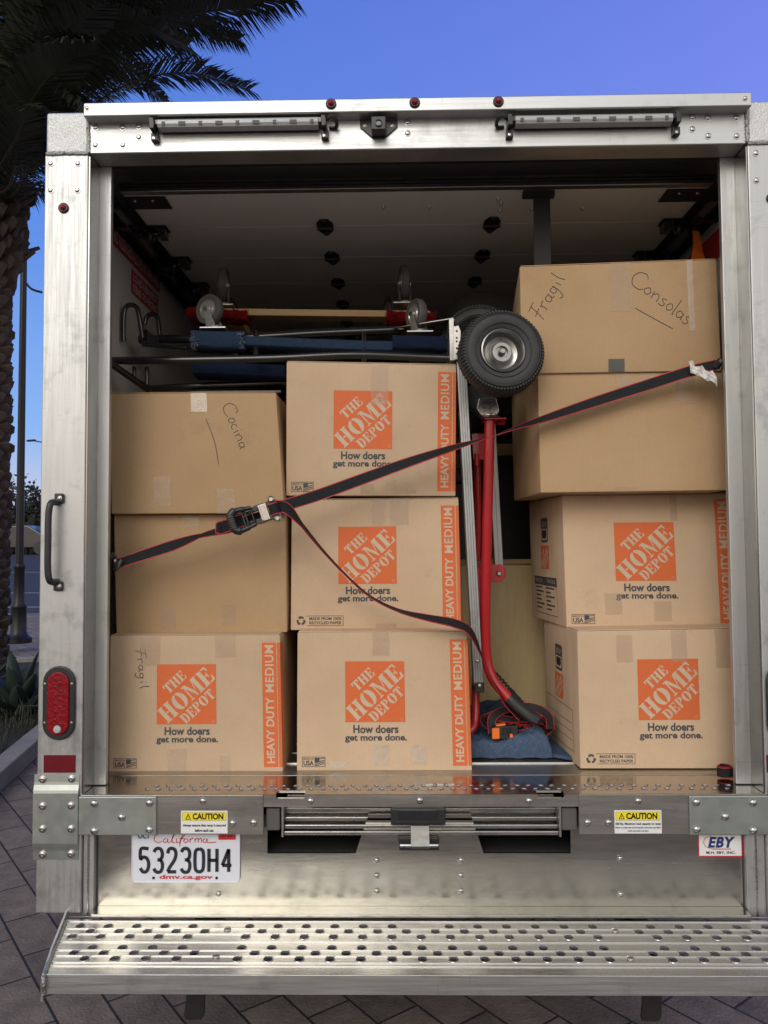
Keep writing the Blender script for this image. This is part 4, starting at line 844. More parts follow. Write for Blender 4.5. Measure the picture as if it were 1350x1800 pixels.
for px, py in ((400,1634),(380,1681),(1081,1636),(1108,1685)): 
    p = PZ(px,py,zS); MB().lathe(p, (0,0,1), [(.010,0),(.009,.004),(.006,.006),(0,.0065)], 14).build('bolt', 'steel', sb, smooth=True)
# chassis under the body
for x in (P(355,1755,.02).x, P(1130,1755,.02).x):
    MB().prism([(x-.010,-.06,zS-.06),(x+.034,-.06,zS-.06),(x+.026,-.06,.275),(x+.018,-.06,.262),(x-.026,-.06,.262),(x-.030,-.06,.272)], (0,.012,0)).build('tow_bracket', 'black', truck, bevel=.004)
    MB().box(x-.035, x+.035, .07, 4.6, zS-.09, zS+.07).build('chassis_rail', 'blackm', truck, bevel=.003)
for x in (WL+.12, WR-.12-.22):
    q = MB(); q.lathe((x,1.5,.39), (1,0,0), [(.2,0),(.33,0),(.375,.02),(.39,.05),(.39,.20),(.375,.235),(.33,.25),(.2,.25)], 40); wh = q.build('rear_wheel', 'rubber', truck, smooth=True)
    MB().lathe((x-.004,1.5,.39), (1,0,0), [(.21,.0),(.20,.03),(.08,.05),(0,.05)], 28).build('wheel_rim', 'steel', wh, smooth=True)
MB().box(WL, WR, .43, 4.9, FLOOR_Z-.14, FLOOR_Z-.0205).build('floor_frame', 'dark', truck)
# cab in front of the cargo body (out of sight behind it)
MB().prism([(WL+.1,5.05,.45),(WL+.1,6.9,.45),(WL+.1,6.9,1.25),(WL+.1,6.2,1.45),(WL+.1,5.7,2.15),(WL+.1,5.05,2.2)], (WR-WL-.2,0,0)).build('cab', 'wall', truck, bevel=.05)
for x in (WL+.1, WR-.35):
    q = MB(); q.lathe((x,6.3,.39), (1,0,0), [(.2,0),(.33,0),(.39,.05),(.39,.20),(.33,.25),(.2,.25)], 32); q.build('front_wheel', 'rubber', truck, smooth=True)

# ------------------------------------------------------------------ webbing helper
def ribbon(mb, pts, width, ang, thick=.0016, k=6, edge=.075, mats=(0,1)):
    """flat webbing along pts; ang: twist in degrees at each point (0 = broad side to the viewer)"""
    q = smooth_path(pts, k); n = len(q)
    A = []
    for i in range(len(pts)-1):
        for j in range(k): A.append(ang[i]+(ang[i+1]-ang[i])*j/k)
    A.append(ang[-1])
    o = len(mb.v); cols = [-.5, -.5+edge, .5-edge, .5]
    for i, p in enumerate(q):
        t = (q[min(i+1,n-1)]-q[max(i-1,0)]).normalized(); yd = Vector((0,1,0)); yd = (yd-t*yd.dot(t)).normalized(); s = t.cross(yd).normalized()
        w_ = s*math.cos(R(A[i]))+yd*math.sin(R(A[i])); nn = w_.cross(t).normalized()
        for c in cols: mb.v.append(p+w_*width*c+nn*thick/2)
        for c in cols[::-1]: mb.v.append(p+w_*width*c-nn*thick/2)
    for i in range(n-1):
        for j in range(8):
            a = o+i*8+j; b = o+i*8+(j+1)%8
            mb.f.append((a, b, b+8, a+8)); mb.m.append(mats[0] if j in (1,5) else mats[1])
    return mb
# ------------------------------------------------------------------ ratchet strap across the load
ys = .165
anch = P(207, 990, ys-.01)
strap = thing('ratchet_strap', anch, 'long black webbing strap with red edges and ratchet stretched across the boxes', 'strap')
mb = MB()
ribbon(mb, [P(204,992,.15),P(245,978,ys),P(300,960,ys),P(352,942,ys),P(398,930,ys-.01),P(432,918,ys-.012),P(470,905,ys-.012)], .036, [28,18,10,66,38,8,0])
ribbon(mb, [P(474,897,ys-.014),P(505,887,ys),P(560,870,ys+.005),P(640,841,ys+.01),P(720,812,ys+.01),P(800,786,ys+.005),P(862,768,ys),P(905,753,ys),P(960,735,ys),P(1050,705,ys),P(1150,673,ys-.005),P(1215,652,ys-.02),P(1262,640,ys-.03)], .037, [0,0,2,10,28,55,84,72,48,22,10,12,25])
mb.build('webbing', ['web','webred'], strap, smooth=False)
mb = MB(); ribbon(mb, [P(428,914,ys-.022),P(404,922,ys-.030),P(390,927,ys-.027),P(386,928,ys-.018),P(392,926,ys-.010),P(415,919,ys-.010)], .040, [0,0,6,8,0,0], k=4)
mb.build('webbing_fold', ['web','webred'], strap)
mb = MB(); ribbon(mb, [P(474,893,ys-.02),P(492,890,ys-.028),P(508,897,ys-.02),P(530,922,ys),P(565,965,ys+.02),P(605,1008,ys+.02),P(650,1048,ys+.025),P(700,1073,ys+.02),P(752,1086,ys+.01),P(800,1096,ys+.01),P(828,1112,ys+.03),P(850,1160,.26),P(868,1200,.33),P(890,1235,.36),P(915,1262,.36)], .038, [0,-5,40,76,82,85,84,78,62,48,58,82,85,60,60])
mb.build('webbing_tail', ['web','webred'], strap)
# hooks and anchor knots
MB().tube(smooth_path([P(212,984,.14),P(204,1000,.13),P(203,985,.12),P(198,975,.15)],5), .008, 8).build('hook', 'blackm', strap, smooth=True)
mb = MB(); mb.tube(smooth_path([P(1258,646,.12),P(1268,634,.11),P(1278,640,.13),P(1272,650,.14)],5), .011, 8); mb.build('hook', 'blackm', strap, smooth=True)
# crumpled white tag
A = P(1211,645,.125); B = P(1258,667,.12); mb = MB(); n = 8; vs = []
for i in range(n+1):
    for j in range(4):
        p = A+(B-A)*i/n+Vector((.0,0,.0))+Vector((.002*j,0,(1.5-j)*.0115*(1+.25*math.sin(i*1.9))))+Vector((0,-.004*math.sin(i*2.3+j*1.7)-.003*(i%2),.003*math.sin(i*2.1))); vs.append(p)
mb.add(vs, [(i*4+j, i*4+j+1, i*4+4+j+1, i*4+4+j) for i in range(n) for j in range(3)]); pt = mb.build('paper_tag', 'paper', strap, smooth=False)
sm = pt.modifiers.new('t', 'SOLIDIFY'); sm.thickness = .003
# ratchet body, oriented along the strap
rc0 = P(447, 907, ys-.035); ex = (P(486,893,ys)-P(408,920,ys)).normalized(); ez = Vector((0,-1,0)).cross(ex)*-1
if ez.z < 0: ez = -ez
ey = Vector((0,1,0))
def rb(mbx, x0, x1, y0, y1, z0, z1, mi=0):
    c = rc0+ex*(x0+x1)/2+ey*(y0+y1)/2+ez*(z0+z1)/2; mbx.obox(c, ex*(x1-x0)/2, ey*(y1-y0)/2, ez*(z1-z0)/2, mi)
def rp(x, y, z): return rc0+ex*x+ey*y+ez*z
rt = MB()
for s_ in (-1, 1):
    pr = [(-.035,.022),(-.01,.026),(.015,.030),(.045,.028),(.068,.034),(.076,.024),(.076,.010),(.040,.014),(.0,.012),(-.035,.012)]
    rt.prism([rp(x, -.006, s_*z) for x, z in pr], ey*.026)
rt.build('ratchet_frame', 'blackm', strap, bevel=.002)
mb = MB(); rb(mb, .018, .046, -.010, .004, -.026, .026); rb(mb, .020,.026,-.014,-.009,-.024,.024); mb.build('chrome_pawl', 'steel', strap, bevel=.002)
mb = MB()
for z in (-.032,.032): mb.lathe(rp(.066, -.008, z*.95), (0,-1,0), [(.010,-.02),(.010,.004),(.006,.008),(0,.008)], 16)
mb.tube([rp(.066,.004,-.036), rp(.066,.004,.036)], .009, 12); mb.build('spool', 'steel', strap, smooth=True)
mb = MB(); ribbon(mb, [rp(.05,-.012,0), rp(.060,-.016,0), rp(.072,-.014,0), rp(.080,-.002,0)], .036, [0,0,0,0], k=3); mb.build('wound_webbing', ['web','webred'], strap)
mb = MB(); hp = smooth_path([rp(.0,-.012,.026),rp(-.03,-.016,.030),rp(-.050,-.020,.031),rp(-.064,-.022,.022),rp(-.067,-.022,0),rp(-.064,-.022,-.022),rp(-.050,-.020,-.031),rp(-.03,-.016,-.030),rp(.0,-.012,-.026)], 5)
mb.tube(hp, [.0065]*4+[.0085]*6+[.013]*(len(hp)-20)+[.0085]*6+[.0065]*4, 10); hd = mb.build('ratchet_handle', 'black', strap, smooth=True)
mb = MB(); 
for k in range(6): rb(mb, -.075, -.055, -.0365, -.034, -.018+k*.0068, -.0155+k*.0068)
mb.build('grip_ribs', 'blackm', hd)
mb = MB(); mb.tube([rp(-.032,-.014,.024),rp(-.032,-.014,-.024)], .003, 8); mb.tube([rp(-.022,-.016,.018),rp(-.002,-.016,.018),rp(-.002,-.016,-.018),rp(-.022,-.016,-.018),rp(-.022,-.016,.018)], .003, 8); mb.build('release_bar', 'blackm', strap, smooth=True)
# rolled strap end at the right jamb
c = P(1274, 1352, .135); c.z = FLOOR_Z+.022
rs = thing('rolled_strap', (c.x,c.y,FLOOR_Z+.002), 'rolled black strap with red edges lying at the right corner of the sill', 'strap')
mb = MB(); pts = [Vector((c.x+.024*(1-.12*k/6)*math.cos(k*1.05)*(1 if k<13 else .9), c.y+.022*(1-.1*k/6)*math.sin(k*1.05), c.z+.0005*k)) for k in range(15)]
q = smooth_path(pts, 3); o = 0; vs = []; fs = []; mi = []
for i, p in enumerate(q):
    for z in (-.016,-.0147,.0117,.013): vs.append(p+Vector((0,0,z)))
for i in range(len(q)-1):
    for j in range(3): fs.append((i*4+j, i*4+4+j, i*4+5+j, i*4+j+1)); mi.append(1 if j != 1 else 0)
mb.v = vs; mb.f = fs; mb.m = mi; o_ = mb.build('webbing', ['web','webred'], rs, fix=False); s_ = o_.modifiers.new('t','SOLIDIFY'); s_.thickness = .0018

# ------------------------------------------------------------------ casters / dollies
def caster(root, base, up, wr, yaw, hub=True, name='caster'):
    """base: point on the board; up: direction the caster points; wheel radius; yaw of the axle round up"""
    up = Vector(up).normalized(); base = Vector(base); ax = Vector((math.cos(yaw), math.sin(yaw), 0)); f = up.cross(ax)
    c = base+up*(wr*1.42)+f*wr*.42
    mb = MB(); mb.obox(base+up*.003, Vector((.046,0,0)), Vector((0,.034,0)), up*.0025); mb.lathe(base+up*.0055, up, [(.024,0),(.026,.006),(.020,.012),(0,.012)], 18)
    for s_ in (-1, 1):
        w_ = ax*s_*.019; a = base+up*.014
        mb.prism([a+w_-f*.020, a+w_+f*.022, c+w_+f*.010, c+w_+up*.010, c+w_-f*.010], ax*s_*.0028)
    fk = mb.build(name, 'forkm', root, bevel=.001, seg=1)
    W = MB(); W.lathe(c, ax, [(wr*.60,0),(wr*.62,-.012),(wr*.93,-.0155),(wr,-.010),(wr,.010),(wr*.93,.0155),(wr*.62,.012),(wr*.60,0)], 36, caps=False).build('wheel', 'grub', fk, smooth=True)
    H = MB(); H.lathe(c, ax, [(.007,-.022),(.010,-.021),(.012,-.014),(wr*.40,-.0135),(wr*.45,-.009),(wr*.58,-.009),(wr*.63,-.0135),(wr*.63,.0135),(wr*.58,.009),(wr*.45,.009),(wr*.40,.0135),(.012,.014),(.010,.021),(.007,.022)], 28).build('hub', 'forkm', fk, smooth=True)
    B = MB(); B.lathe(c, ax, [(.009,-.027),(.009,.027)], 6).build('axle_bolt', 'steel', fk)
def fuzz(root, c0, c1, spread, n, m, r=.0006, L=.02, parent=None):
    mb = MB()
    for _ in range(n):
        p = Vector(c0)+(Vector(c1)-Vector(c0))*random.random()+Vector([random.uniform(-1,1)*s for s in spread]); d = Vector((random.uniform(-1,1),random.uniform(-1,-.2),random.uniform(-1,1))).normalized()*L*random.uniform(.4,1.2)
        mb.tube([p, p+d*.5+Vector((random.uniform(-.3,.3),0,random.uniform(-.3,.3)))*L*.5, p+d], r, 3)
    mb.build('frayed_fibres', m, root)
Yd = .50
pA = P(384, 600, Yd); pB = P(740, 606, Yd)
d1 = thing('furniture_dolly', (0, Yd, pA.z-.03), 'upturned furniture dolly with blue carpeted rails and grey casters, nearer of two', 'furniture dolly', 'upturned furniture dollies')
def soft_bar(mb, pts, hw, hh, n=14, j=.0):
    q = smooth_path(pts, 5); o = len(mb.v)
    for i, p in enumerate(q):
        for k in range(n):
            a = 2*math.pi*k/n; ca, sa = math.cos(a), math.sin(a); e = .5
            mb.v.append(p+Vector((0, math.copysign(abs(ca)**e, ca)*hw, math.copysign(abs(sa)**e, sa)*hh))+Vector([random.uniform(-j,j) for _ in range(3)]))
    m_ = len(q)
    for i in range(m_-1):
        for k in range(n): mb.f.append((o+i*n+k, o+i*n+(k+1)%n, o+(i+1)*n+(k+1)%n, o+(i+1)*n+k)); mb.m.append(0)
    mb.f += [tuple(o+k for k in range(n))[::-1], tuple(o+(m_-1)*n+k for k in range(n))]; mb.m += [0,0]
    return mb
soft_bar(MB(), [P(341,600,Yd),P(385,602,Yd),P(428,602,Yd)], .045, .034, j=.0008).build('carpet_pad', 'blue', d1, smooth=True)
soft_bar(MB(), [P(424,603,Yd+.01),P(560,609,Yd+.01),P(700,613,Yd+.01),P(786,612,Yd+.01)], .040, .021, j=.0005).build('carpet_rail', 'blue', d1, smooth=True)
soft_bar(MB(), [P(690,606,Yd),P(740,607,Yd),P(782,608,Yd)], .045, .028, j=.0006).build('carpet_pad', 'navy', d1, smooth=True)
soft_bar(MB(), [P(345,652,Yd+.02),P(420,654,Yd+.02),P(505,658,Yd+.02)], .05, .026, j=.0006).build('carpet_rail', 'navy', d1, smooth=True)
for x in (pA.x, pB.x): MB().box(x-.035, x+.035, Yd+.05, Yd+.42, pA.z-.03, pA.z-.004).build('cross_board', 'wood', d1, bevel=.003)
fuzz(d1, P(342,590,Yd-.045), P(342,615,Yd-.045), (.002,.004,.003), 22, 'stitch', .0006, .026); fuzz(d1, P(426,585,Yd-.045), P(426,612,Yd-.045), (.003,.004,.003), 24, 'stitch', .0006, .02)
cz = P(384,582,Yd).z
caster(d1, (P(378,580,Yd).x, Yd-.005, cz), (0,0,1), .055, R(62)); caster(d1, (P(738,590,Yd).x, Yd-.0, P(738,588,Yd).z), (0,0,1), .055, R(28))
Yr = .72
d2 = thing('furniture_dolly', (0, Yr, 0), 'upturned wooden furniture dolly with red carpet ends, behind the blue one', 'furniture dolly', 'upturned furniture dollies')
a = P(336,553,Yr); b = P(762,558,Yr)
mb = MB(); mb.obox((a+b)/2+Vector((0,0,.003)), (b-a)/2*.97, Vector((0,.035,0)), Vector((0,0,.013))); mb.build('wood_rail', 'wood', d2, bevel=.003)
for x0, x1, yy in ((334,438,556),(680,764,561)):
    soft_bar(MB(), [P(x0,yy-2,Yr-.006),P((x0+x1)/2,yy,Yr-.006),P(x1,yy+3,Yr-.006)], .046, .021, j=.004).build('carpet_end', 'redcarpet', d2, smooth=True); fuzz(d2, P(x0,yy,Yr-.056), P(x1,yy,Yr-.056), (.01,.006,.024), 90, 'redcarpet', .0012, .022)
    MB().box(P(x0+30,yy,Yr).x, P(x1-20,yy,Yr).x, Yr+.05, Yr+.42, a.z-.02, a.z+.01).build('cross_board', 'wood', d2, bevel=.003)
for px, yw, dy, py in ((392,R(4),0,540),(712,R(8),0,543),(690,R(20),.36,545),(400,R(-12),.36,540)):
    p = P(px, py, Yr+dy); p.z = a.z+.025; caster(d2, p, (0,0,1), .068, yw)
# ------------------------------------------------------------------ black steel hand truck lying on the boxes
bt = thing('hand_truck', (-.4,.45,P(200,690,.45).z), 'black tubular hand truck lying flat above the left stack of boxes', 'hand truck')
def T(pts, r, m='blackm', name='frame_tube', root=None, n=12, k=5):
    return MB().tube(smooth_path(pts, k) if len(pts) > 2 else pts, r, n).build(name, m, root, smooth=True)
T([P(196,634,.40),P(330,633,.40),P(480,630,.40),P(620,624,.41),P(740,628,.42),P(792,630,.42)], .0135, root=bt)
T([P(245,597,.62),P(420,594,.62),P(560,586,.62),P(700,580,.62)], .016, root=bt)
T([P(217,600,.55),P(217,560,.55),P(221,540,.55),P(231,536,.55),P(241,542,.55),P(246,565,.55),P(250,594,.56)], .0085, name='hook_handle', root=bt)
T([P(254,570,.75),P(258,557,.75),P(268,552,.75),P(277,560,.75),P(281,590,.75)], .0085, name='hook_handle', root=bt)
T([P(196,640,.36),P(225,660,.42),P(262,686,.50)], .012, root=bt); T([P(262,683,.55),P(340,679,.55),P(420,676,.55),P(510,672,.55)], .012, root=bt)
for x, y0, y1 in ((236,645,668),(258,645,676)): T([P(x,y0,.45),P(x,y1,.45)], .007, root=bt, name='brace')
T([P(250,606,.58),P(330,612,.58)], .007, root=bt, name='brace')
MB().prism([P(246,585,.58),P(256,578,.58),P(278,596,.58),P(278,608,.58),P(248,606,.58)], (0,.006,0)).build('gusset', 'blackm', bt, bevel=.001)
for px in (450, 640): T([P(px,585,.62),P(px,632,.40)], .010, root=bt, name='cross_tube')
MB().box(P(340,640,.6).x, P(500,640,.6).x, .52, .95, P(400,690,.5).z, P(400,684,.5).z).build('base_slat', 'blackm', bt, bevel=.003)
# angled toe plate of worn steel
A, B, C_, D_ = P(683,572,.62), P(797,558,.44), P(797,562,.44), P(690,590,.60)
mb = MB(); mb.prism([P(688,576,.58),P(797,558,.38),P(799,563,.38),P(800,570,.60),P(720,572,.70)], (0,0,-.004)); mb.build('toe_plate', 'alud', bt, bevel=.001)
mb = MB(); mb.prism([P(789,561,.37),P(798,558,.37),P(799,634,.37),P(791,634,.37)], (0,.16,0)); mb.build('toe_plate', 'alud', bt, bevel=.002)
# ------------------------------------------------------------------ aluminium and red convertible hand truck standing upright, wheels up
ht = thing('hand_truck', (P(850,1290,.4).x, .42, FLOOR_Z+.01), 'upright aluminium and red hand truck turned wheels up between the stacks', 'hand truck')
def tyre(c, r, hw, axis, root, plain=False):
    k = r/.128
    prof = [(.066*k,-.022),(.070*k,-.034),(.090*k,-hw),(.108*k,-hw*.98),(.121*k,-hw*.80),(.127*k,-hw*.45),(.128*k,0),(.127*k,hw*.45),(.121*k,hw*.80),(.108*k,hw*.98),(.090*k,hw),(.070*k,.034),(.066*k,.022),(.066*k,-.022)]
    ty = MB().lathe(c, axis, prof, 64, caps=False).build('wheel', 'rubber', root, smooth=True)
    axis = Vector(axis).normalized(); a = axis.cross(Vector((0,0,1))).normalized(); b = axis.cross(a); tb = MB()
    for i in range(76):
        q = 2*math.pi*i/76; d = a*math.cos(q)+b*math.sin(q); t = axis.cross(d)
        for s_ in (-1, 1): 
            tb.obox(c+d*(.1236*k)+axis*s_*hw*.70, d*.0022, t*.0032, (axis*s_*hw*.24-d*.0045))
            tb.obox(c+d*(.1278*k)+axis*s_*hw*.24, d*.0012, (t*.0032+axis*.002), axis*hw*.17)
    tb.build('tread_blocks', 'rubber', ty)
    for rr in (.112,.084): MB().tube([c-axis*(hw+.0002)*(1)+(a*math.cos(q*.1047)+b*math.sin(q*.1047))*rr*k for q in range(61)], .0014, 6, caps=False).build('sidewall_ring', 'rubber', ty, smooth=True)
    if plain:
        MB().lathe(c, axis, [(.068*k,-.02),(.03*k,-.01),(0,-.01)], 30).build('rim', 'blackm', ty, smooth=True); return ty
    R_ = MB().lathe(c, axis, [(.067*k,-.030),(.067*k,-.036),(.063*k,-.038),(.059*k,-.034),(.056*k,-.020),(.050*k,-.006),(.036*k,.000),(.033*k,-.004),(.0315*k,-.016),(.029*k,-.019),(.019*k,-.019),(.0175*k,-.010),(.012*k,-.010),(.0105*k,-.028),(.007*k,-.031),(0,-.031)], 40, caps=False).build('rim', 'rimm', ty, smooth=True)
    MB().lathe(c-axis*.0, axis, [(.066*k,.03),(.05*k,.015),(.03*k,.02),(0,.02)], 30).build('rim_back', 'rimm', ty, smooth=True)
    return ty
cw = P(880, 622, .125); tyre(cw, .1285, .043, (-.10,.99,-.07), ht)
c2 = P(842, 606, .50); tyre(c2, .135, .05, (.30,.95,0), ht, True)
T([cw+Vector((0,.02,0)), c2], .010, 'steel', 'axle', ht, 10, 2)
# aluminium rails
def rail(p0, p1, w, d, root, grooves=3, name='aluminium_rail'):
    ax_ = (p1-p0); L_ = ax_.length; ax_.normalize(); s = ax_.cross(Vector((0,1,0))).normalized(); mb = MB()
    mb.obox((p0+p1)/2, ax_*L_/2, Vector((0,d/2,0)), s*w/2); o = mb.build(name, 'aluv', root, bevel=.002)
    for g in range(grooves):
        x = (-.5+(g+1)/(grooves+1))*w; MB().obox((p0+p1)/2+s*x+Vector((0,-d/2-.0004,0)), ax_*L_/2*.995, Vector((0,.0005,0)), s*.0006).build('groove', 'grub', o)
    return o
ra = rail(P(810,638,.31), P(840,1203,.38), .031, .05, ht, 3)
rail(P(861,720,.55), P(876,998,.60), .030, .05, ht, 1)
MB().obox(P(841,1206,.38), Vector((.016,0,0)), Vector((0,.03,0)), Vector((0,0,.017))).build('rail_foot', 'black', ht, bevel=.004)
for px, py in ((839,1162),(843,1205)): MB().lathe(P(px,py,.348), (0,-1,0), [(.006,0),(.005,.004),(0,.005)], 12).build('bolt', 'steel', ht, smooth=True)
# perforated bracket by the wheel
mb = MB(); mb.prism([P(797,574,.26),P(806,572,.26),P(810,583,.26),P(808,632,.26),P(798,632,.26)], (0,.004,0)); pb = mb.build('axle_bracket', 'steel', ht, bevel=.001)
for yy in (582,594,600,612,622): MB().lathe(P(803,yy,.2595), (0,-1,0), [(.0032,0),(.0032,.0006),(0,.0006)], 10).build('bracket_hole', 'dark', pb)
# small swivel caster behind the big wheel and its fork
MB().lathe(P(846,700,.40), (.3,.95,0), [(.001,-.006),(.02,-.012),(.045,-.016),(.055,-.01),(.055,.01),(.045,.016),(.02,.012)], 28).build('swivel_wheel', 'rubber', ht, smooth=True)
mb = MB(); mb.prism([P(842,700,.30),P(872,700,.30),P(878,722,.30),P(872,730,.30),P(846,730,.30),P(838,718,.30)], (0,.06,0)); mb.lathe(P(862,736,.32), (0,0,1), [(.034,0),(.034,.004),(.026,.008),(.026,.013),(.018,.018),(0,.018)], 20); mb.build('swivel_fork', 'steel', ht, bevel=.002)
mb = MB(); c = P(868,738,.315); mb.box(c.x-.034, c.x+.036, .28, .36, c.z-.003, c.z+.001); mb.build('red_flange', 'red', ht, bevel=.001)
MB().prism([P(856,737,.36),P(890,737,.30),P(887,747,.30),P(868,746,.36)], (0,.004,0)).build('red_gusset', 'red', ht, bevel=.001)
# red tubes
T([P(861,738,.315),P(858,860,.33),P(855,980,.35),P(853,1080,.37),P(854,1140,.38),P(858,1172,.38),P(868,1196,.375),P(884,1216,.365),P(900,1234,.355)], .0170, 'red', 'red_tube', ht, 20, 8)
g = T([P(894,1227,.36),P(912,1243,.35),P(930,1257,.34),P(946,1266,.335)], [.0195]*15+[.018], 'black', 'grip', ht, 18, 5)
q = smooth_path([P(894,1227,.36),P(912,1243,.35),P(930,1257,.34),P(946,1266,.335)], 8)
for i in range(2, 23): 
    t = (q[i+1]-q[i-1]).normalized(); s = t.cross(Vector((0,1,0))).normalized()
    MB().obox(q[i]+Vector((0,-.0192,0))+s*.003, t*.0013, Vector((0,.0012,0)), s*.008).build('grip_rib', 'rubber', g)
T([P(838,800,.52),P(840,900,.53),P(838,985,.55)], .013, 'red', 'red_tube', ht, 14)
T([P(838,1000,.44),P(840,1100,.44),P(836,1210,.44),P(836,1260,.42),P(830,1282,.40),P(812,1290,.40)], .0140, 'red', 'red_tube', ht, 16, 6)
MB().prism([P(829,762,.42),P(857,762,.42),P(853,808,.42),P(832,808,.42)], (0,.006,0)).build('red_bracket', 'red', ht, bevel=.001)
T([P(838,798,.42),P(838,818,.42)], .009, 'red', 'bracket_pin', ht, 12)
mb = MB(); mb.prism([P(837,992,.46),P(881,992,.46),P(888,999,.46),P(888,1015,.46),P(880,1023,.46),P(837,1025,.46)], (0,.008,0)); cb = mb.build('cross_bracket', 'red', ht, bevel=.002)
MB().lathe(P(877,1008,.459), (0,-1,0), [(.011,0),(.010,.005),(.006,.008),(0,.008)], 6).build('bolt', 'steel', cb, smooth=False)
# black corrugated hose / folded knob behind the red tube bend
MB().tube(smooth_path([P(862,1180,.46),P(878,1196,.46),P(892,1212,.46),P(902,1222,.46)],6), [.011+.004*(i%2) for i in range(19)], 10).build('cord_bundle', 'black', ht, smooth=True)
# ------------------------------------------------------------------ wrapped wooden panel, batten, dark bundle
a, b = P(838, 984, .92), P(966, 1262, .92)
wpnl = thing('wrapped_panel', (a.x, .92, FLOOR_Z+.01), 'yellowish wooden headboard wrapped in clear plastic film behind the red handle', 'wooden panel')
MB().box(a.x-.12, b.x+.1, .92, .96, FLOOR_Z+.011, a.z).build('board', 'ply', wpnl, bevel=.006)
mb = MB(); n = 26
for i in range(n):
    u = i/n; p0 = P(905+u*62, 1040+40*math.sin(i), .9195); p1 = P(890+u*70+8*math.sin(i*2.3), 1235, .9195)
    if i % 2: p0 = P(955-u*40, 1075+u*30, .9195); p1 = P(968+u*5, 1090+u*110, .9195)
    mb.tube(smooth_path([p0, (p0+p1)/2+Vector((.012*math.sin(i*1.7),-.001,0)), p1],5), .0008, 4)
mb.build('film_creases', 'film', wpnl, smooth=True)
MB().box(P(800,992,.915).x, b.x+.05, .905, .918, P(850,992,.91).z, a.z+.002).build('top_rail', 'wood', wpnl, bevel=.003)
bb = MB().box(P(866,790,1.15).x, P(935,790,1.15).x, 1.15, 1.19, P(880,800,1.15).z, P(880,780,1.15).z).build('wooden_batten', 'wood', None, bevel=.003)
tag(bb, 'short pale wooden batten in the dark gap beside the red tube', 'batten')
# dark wrapped bundle lying behind the big wheel
db = MB().tube(smooth_path([P(790,575,.70),P(850,575,.75),P(930,572,.80)],5), [.05,.10,.12,.125,.13,.13,.13,.13,.12,.10,.06], 20).build('rolled_mat', 'dark', None, smooth=True)
db.data.materials[0] = mat('olive_cloth', (.012,.012,.010), .9, 0, .5, 20, .6, 60); tag(db, 'dark rolled cloth bundle behind the large black tyre', 'bundle')
# other load deeper inside, seen only as dark shapes
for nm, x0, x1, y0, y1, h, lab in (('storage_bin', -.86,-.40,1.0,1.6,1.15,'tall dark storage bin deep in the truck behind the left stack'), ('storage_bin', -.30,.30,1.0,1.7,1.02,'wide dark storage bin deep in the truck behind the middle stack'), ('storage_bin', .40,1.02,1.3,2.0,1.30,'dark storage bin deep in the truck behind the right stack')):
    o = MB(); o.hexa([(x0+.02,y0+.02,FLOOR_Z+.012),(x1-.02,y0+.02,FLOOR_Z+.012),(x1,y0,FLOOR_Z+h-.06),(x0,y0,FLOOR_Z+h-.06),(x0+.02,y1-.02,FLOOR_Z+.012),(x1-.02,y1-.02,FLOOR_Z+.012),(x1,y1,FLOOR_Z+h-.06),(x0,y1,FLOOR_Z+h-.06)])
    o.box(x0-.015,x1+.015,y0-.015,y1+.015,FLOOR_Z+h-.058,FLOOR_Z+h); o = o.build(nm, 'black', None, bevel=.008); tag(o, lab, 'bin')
# ------------------------------------------------------------------ quilted blanket on the floor
def height(x, y):
    return .055+.030*math.exp(-((x-.44)**2)/.004)*1.0+.006*math.sin(x*60+y*30)+.004*math.sin(y*85)
bx0, bx1 = P(800,1330,.33).x, P(998,1335,.33).x
bk = thing('moving_blanket', ((bx0+bx1)/2, .45, FLOOR_Z+.008), 'blue quilted moving blanket folded on the floor under the red hand truck', 'blanket')
mb = MB(); nu, nv = 60, 34; vs = []
def bsurf(u, v):
    x = bx0+(bx1-.055-bx0)*u; 
    if v < .18: a = v/.18; y = .335-.006*math.sin(a*math.pi)+.012*a*a; z = FLOOR_Z+.0065+(height(x,.34)-.0005)*math.sin(a*math.pi/2)**.9
    else: y = .347+(v-.18)*.62; z = FLOOR_Z+.006+height(x, y)*(1+.35*(v-.18))
    edge = min(1, (1-u)/.10); z = FLOOR_Z+.008+(z-FLOOR_Z-.008)*max(.0, edge)**.45
    q = .0035*abs(math.sin((x*22+ (y-.3)*0+ z*18)*1.7))
    return Vector((x+.01*math.sin(v*9)*(u>.9), y, z+q))
for j in range(nv+1):
    for i in range(nu+1): vs.append(bsurf(i/nu, j/nv))
mb.add(vs, [(j*(nu+1)+i, j*(nu+1)+i+1, (j+1)*(nu+1)+i+1, (j+1)*(nu+1)+i) for j in range(nv) for i in range(nu)])
qb = mb.build('quilt', 'blanket', bk, smooth=True)
st = MB()
for row in range(4):
    prev = None
    for i in range(90):
        u = i/90*.97; zz = abs(((u*5.2+.2) % 1)-.5)*2; v = .03+row*.085+zz*.085
        if v < .62 and i % 3 != 2:
            p = bsurf(u, v); e = bsurf(u+.006, .03+row*.085+abs((((u+.006)*5.2+.2) % 1)-.5)*2*.085); n_ = Vector((0,-.0016,.0016)); st.tube([p+n_, e+n_], .0009, 4)
st.build('stitching', 'stitch', bk)
fx = P(1000,1337,.32).x
mb = MB(); mb.prism([(bx1-.085,.37,FLOOR_Z+.0075),(fx+.004,.30,FLOOR_Z+.0075),(fx+.03,.55,FLOOR_Z+.0075),(bx1-.05,.6,FLOOR_Z+.0075)], (0,0,.012)); mb.build('under_layer', 'blanket', bk, bevel=.005)
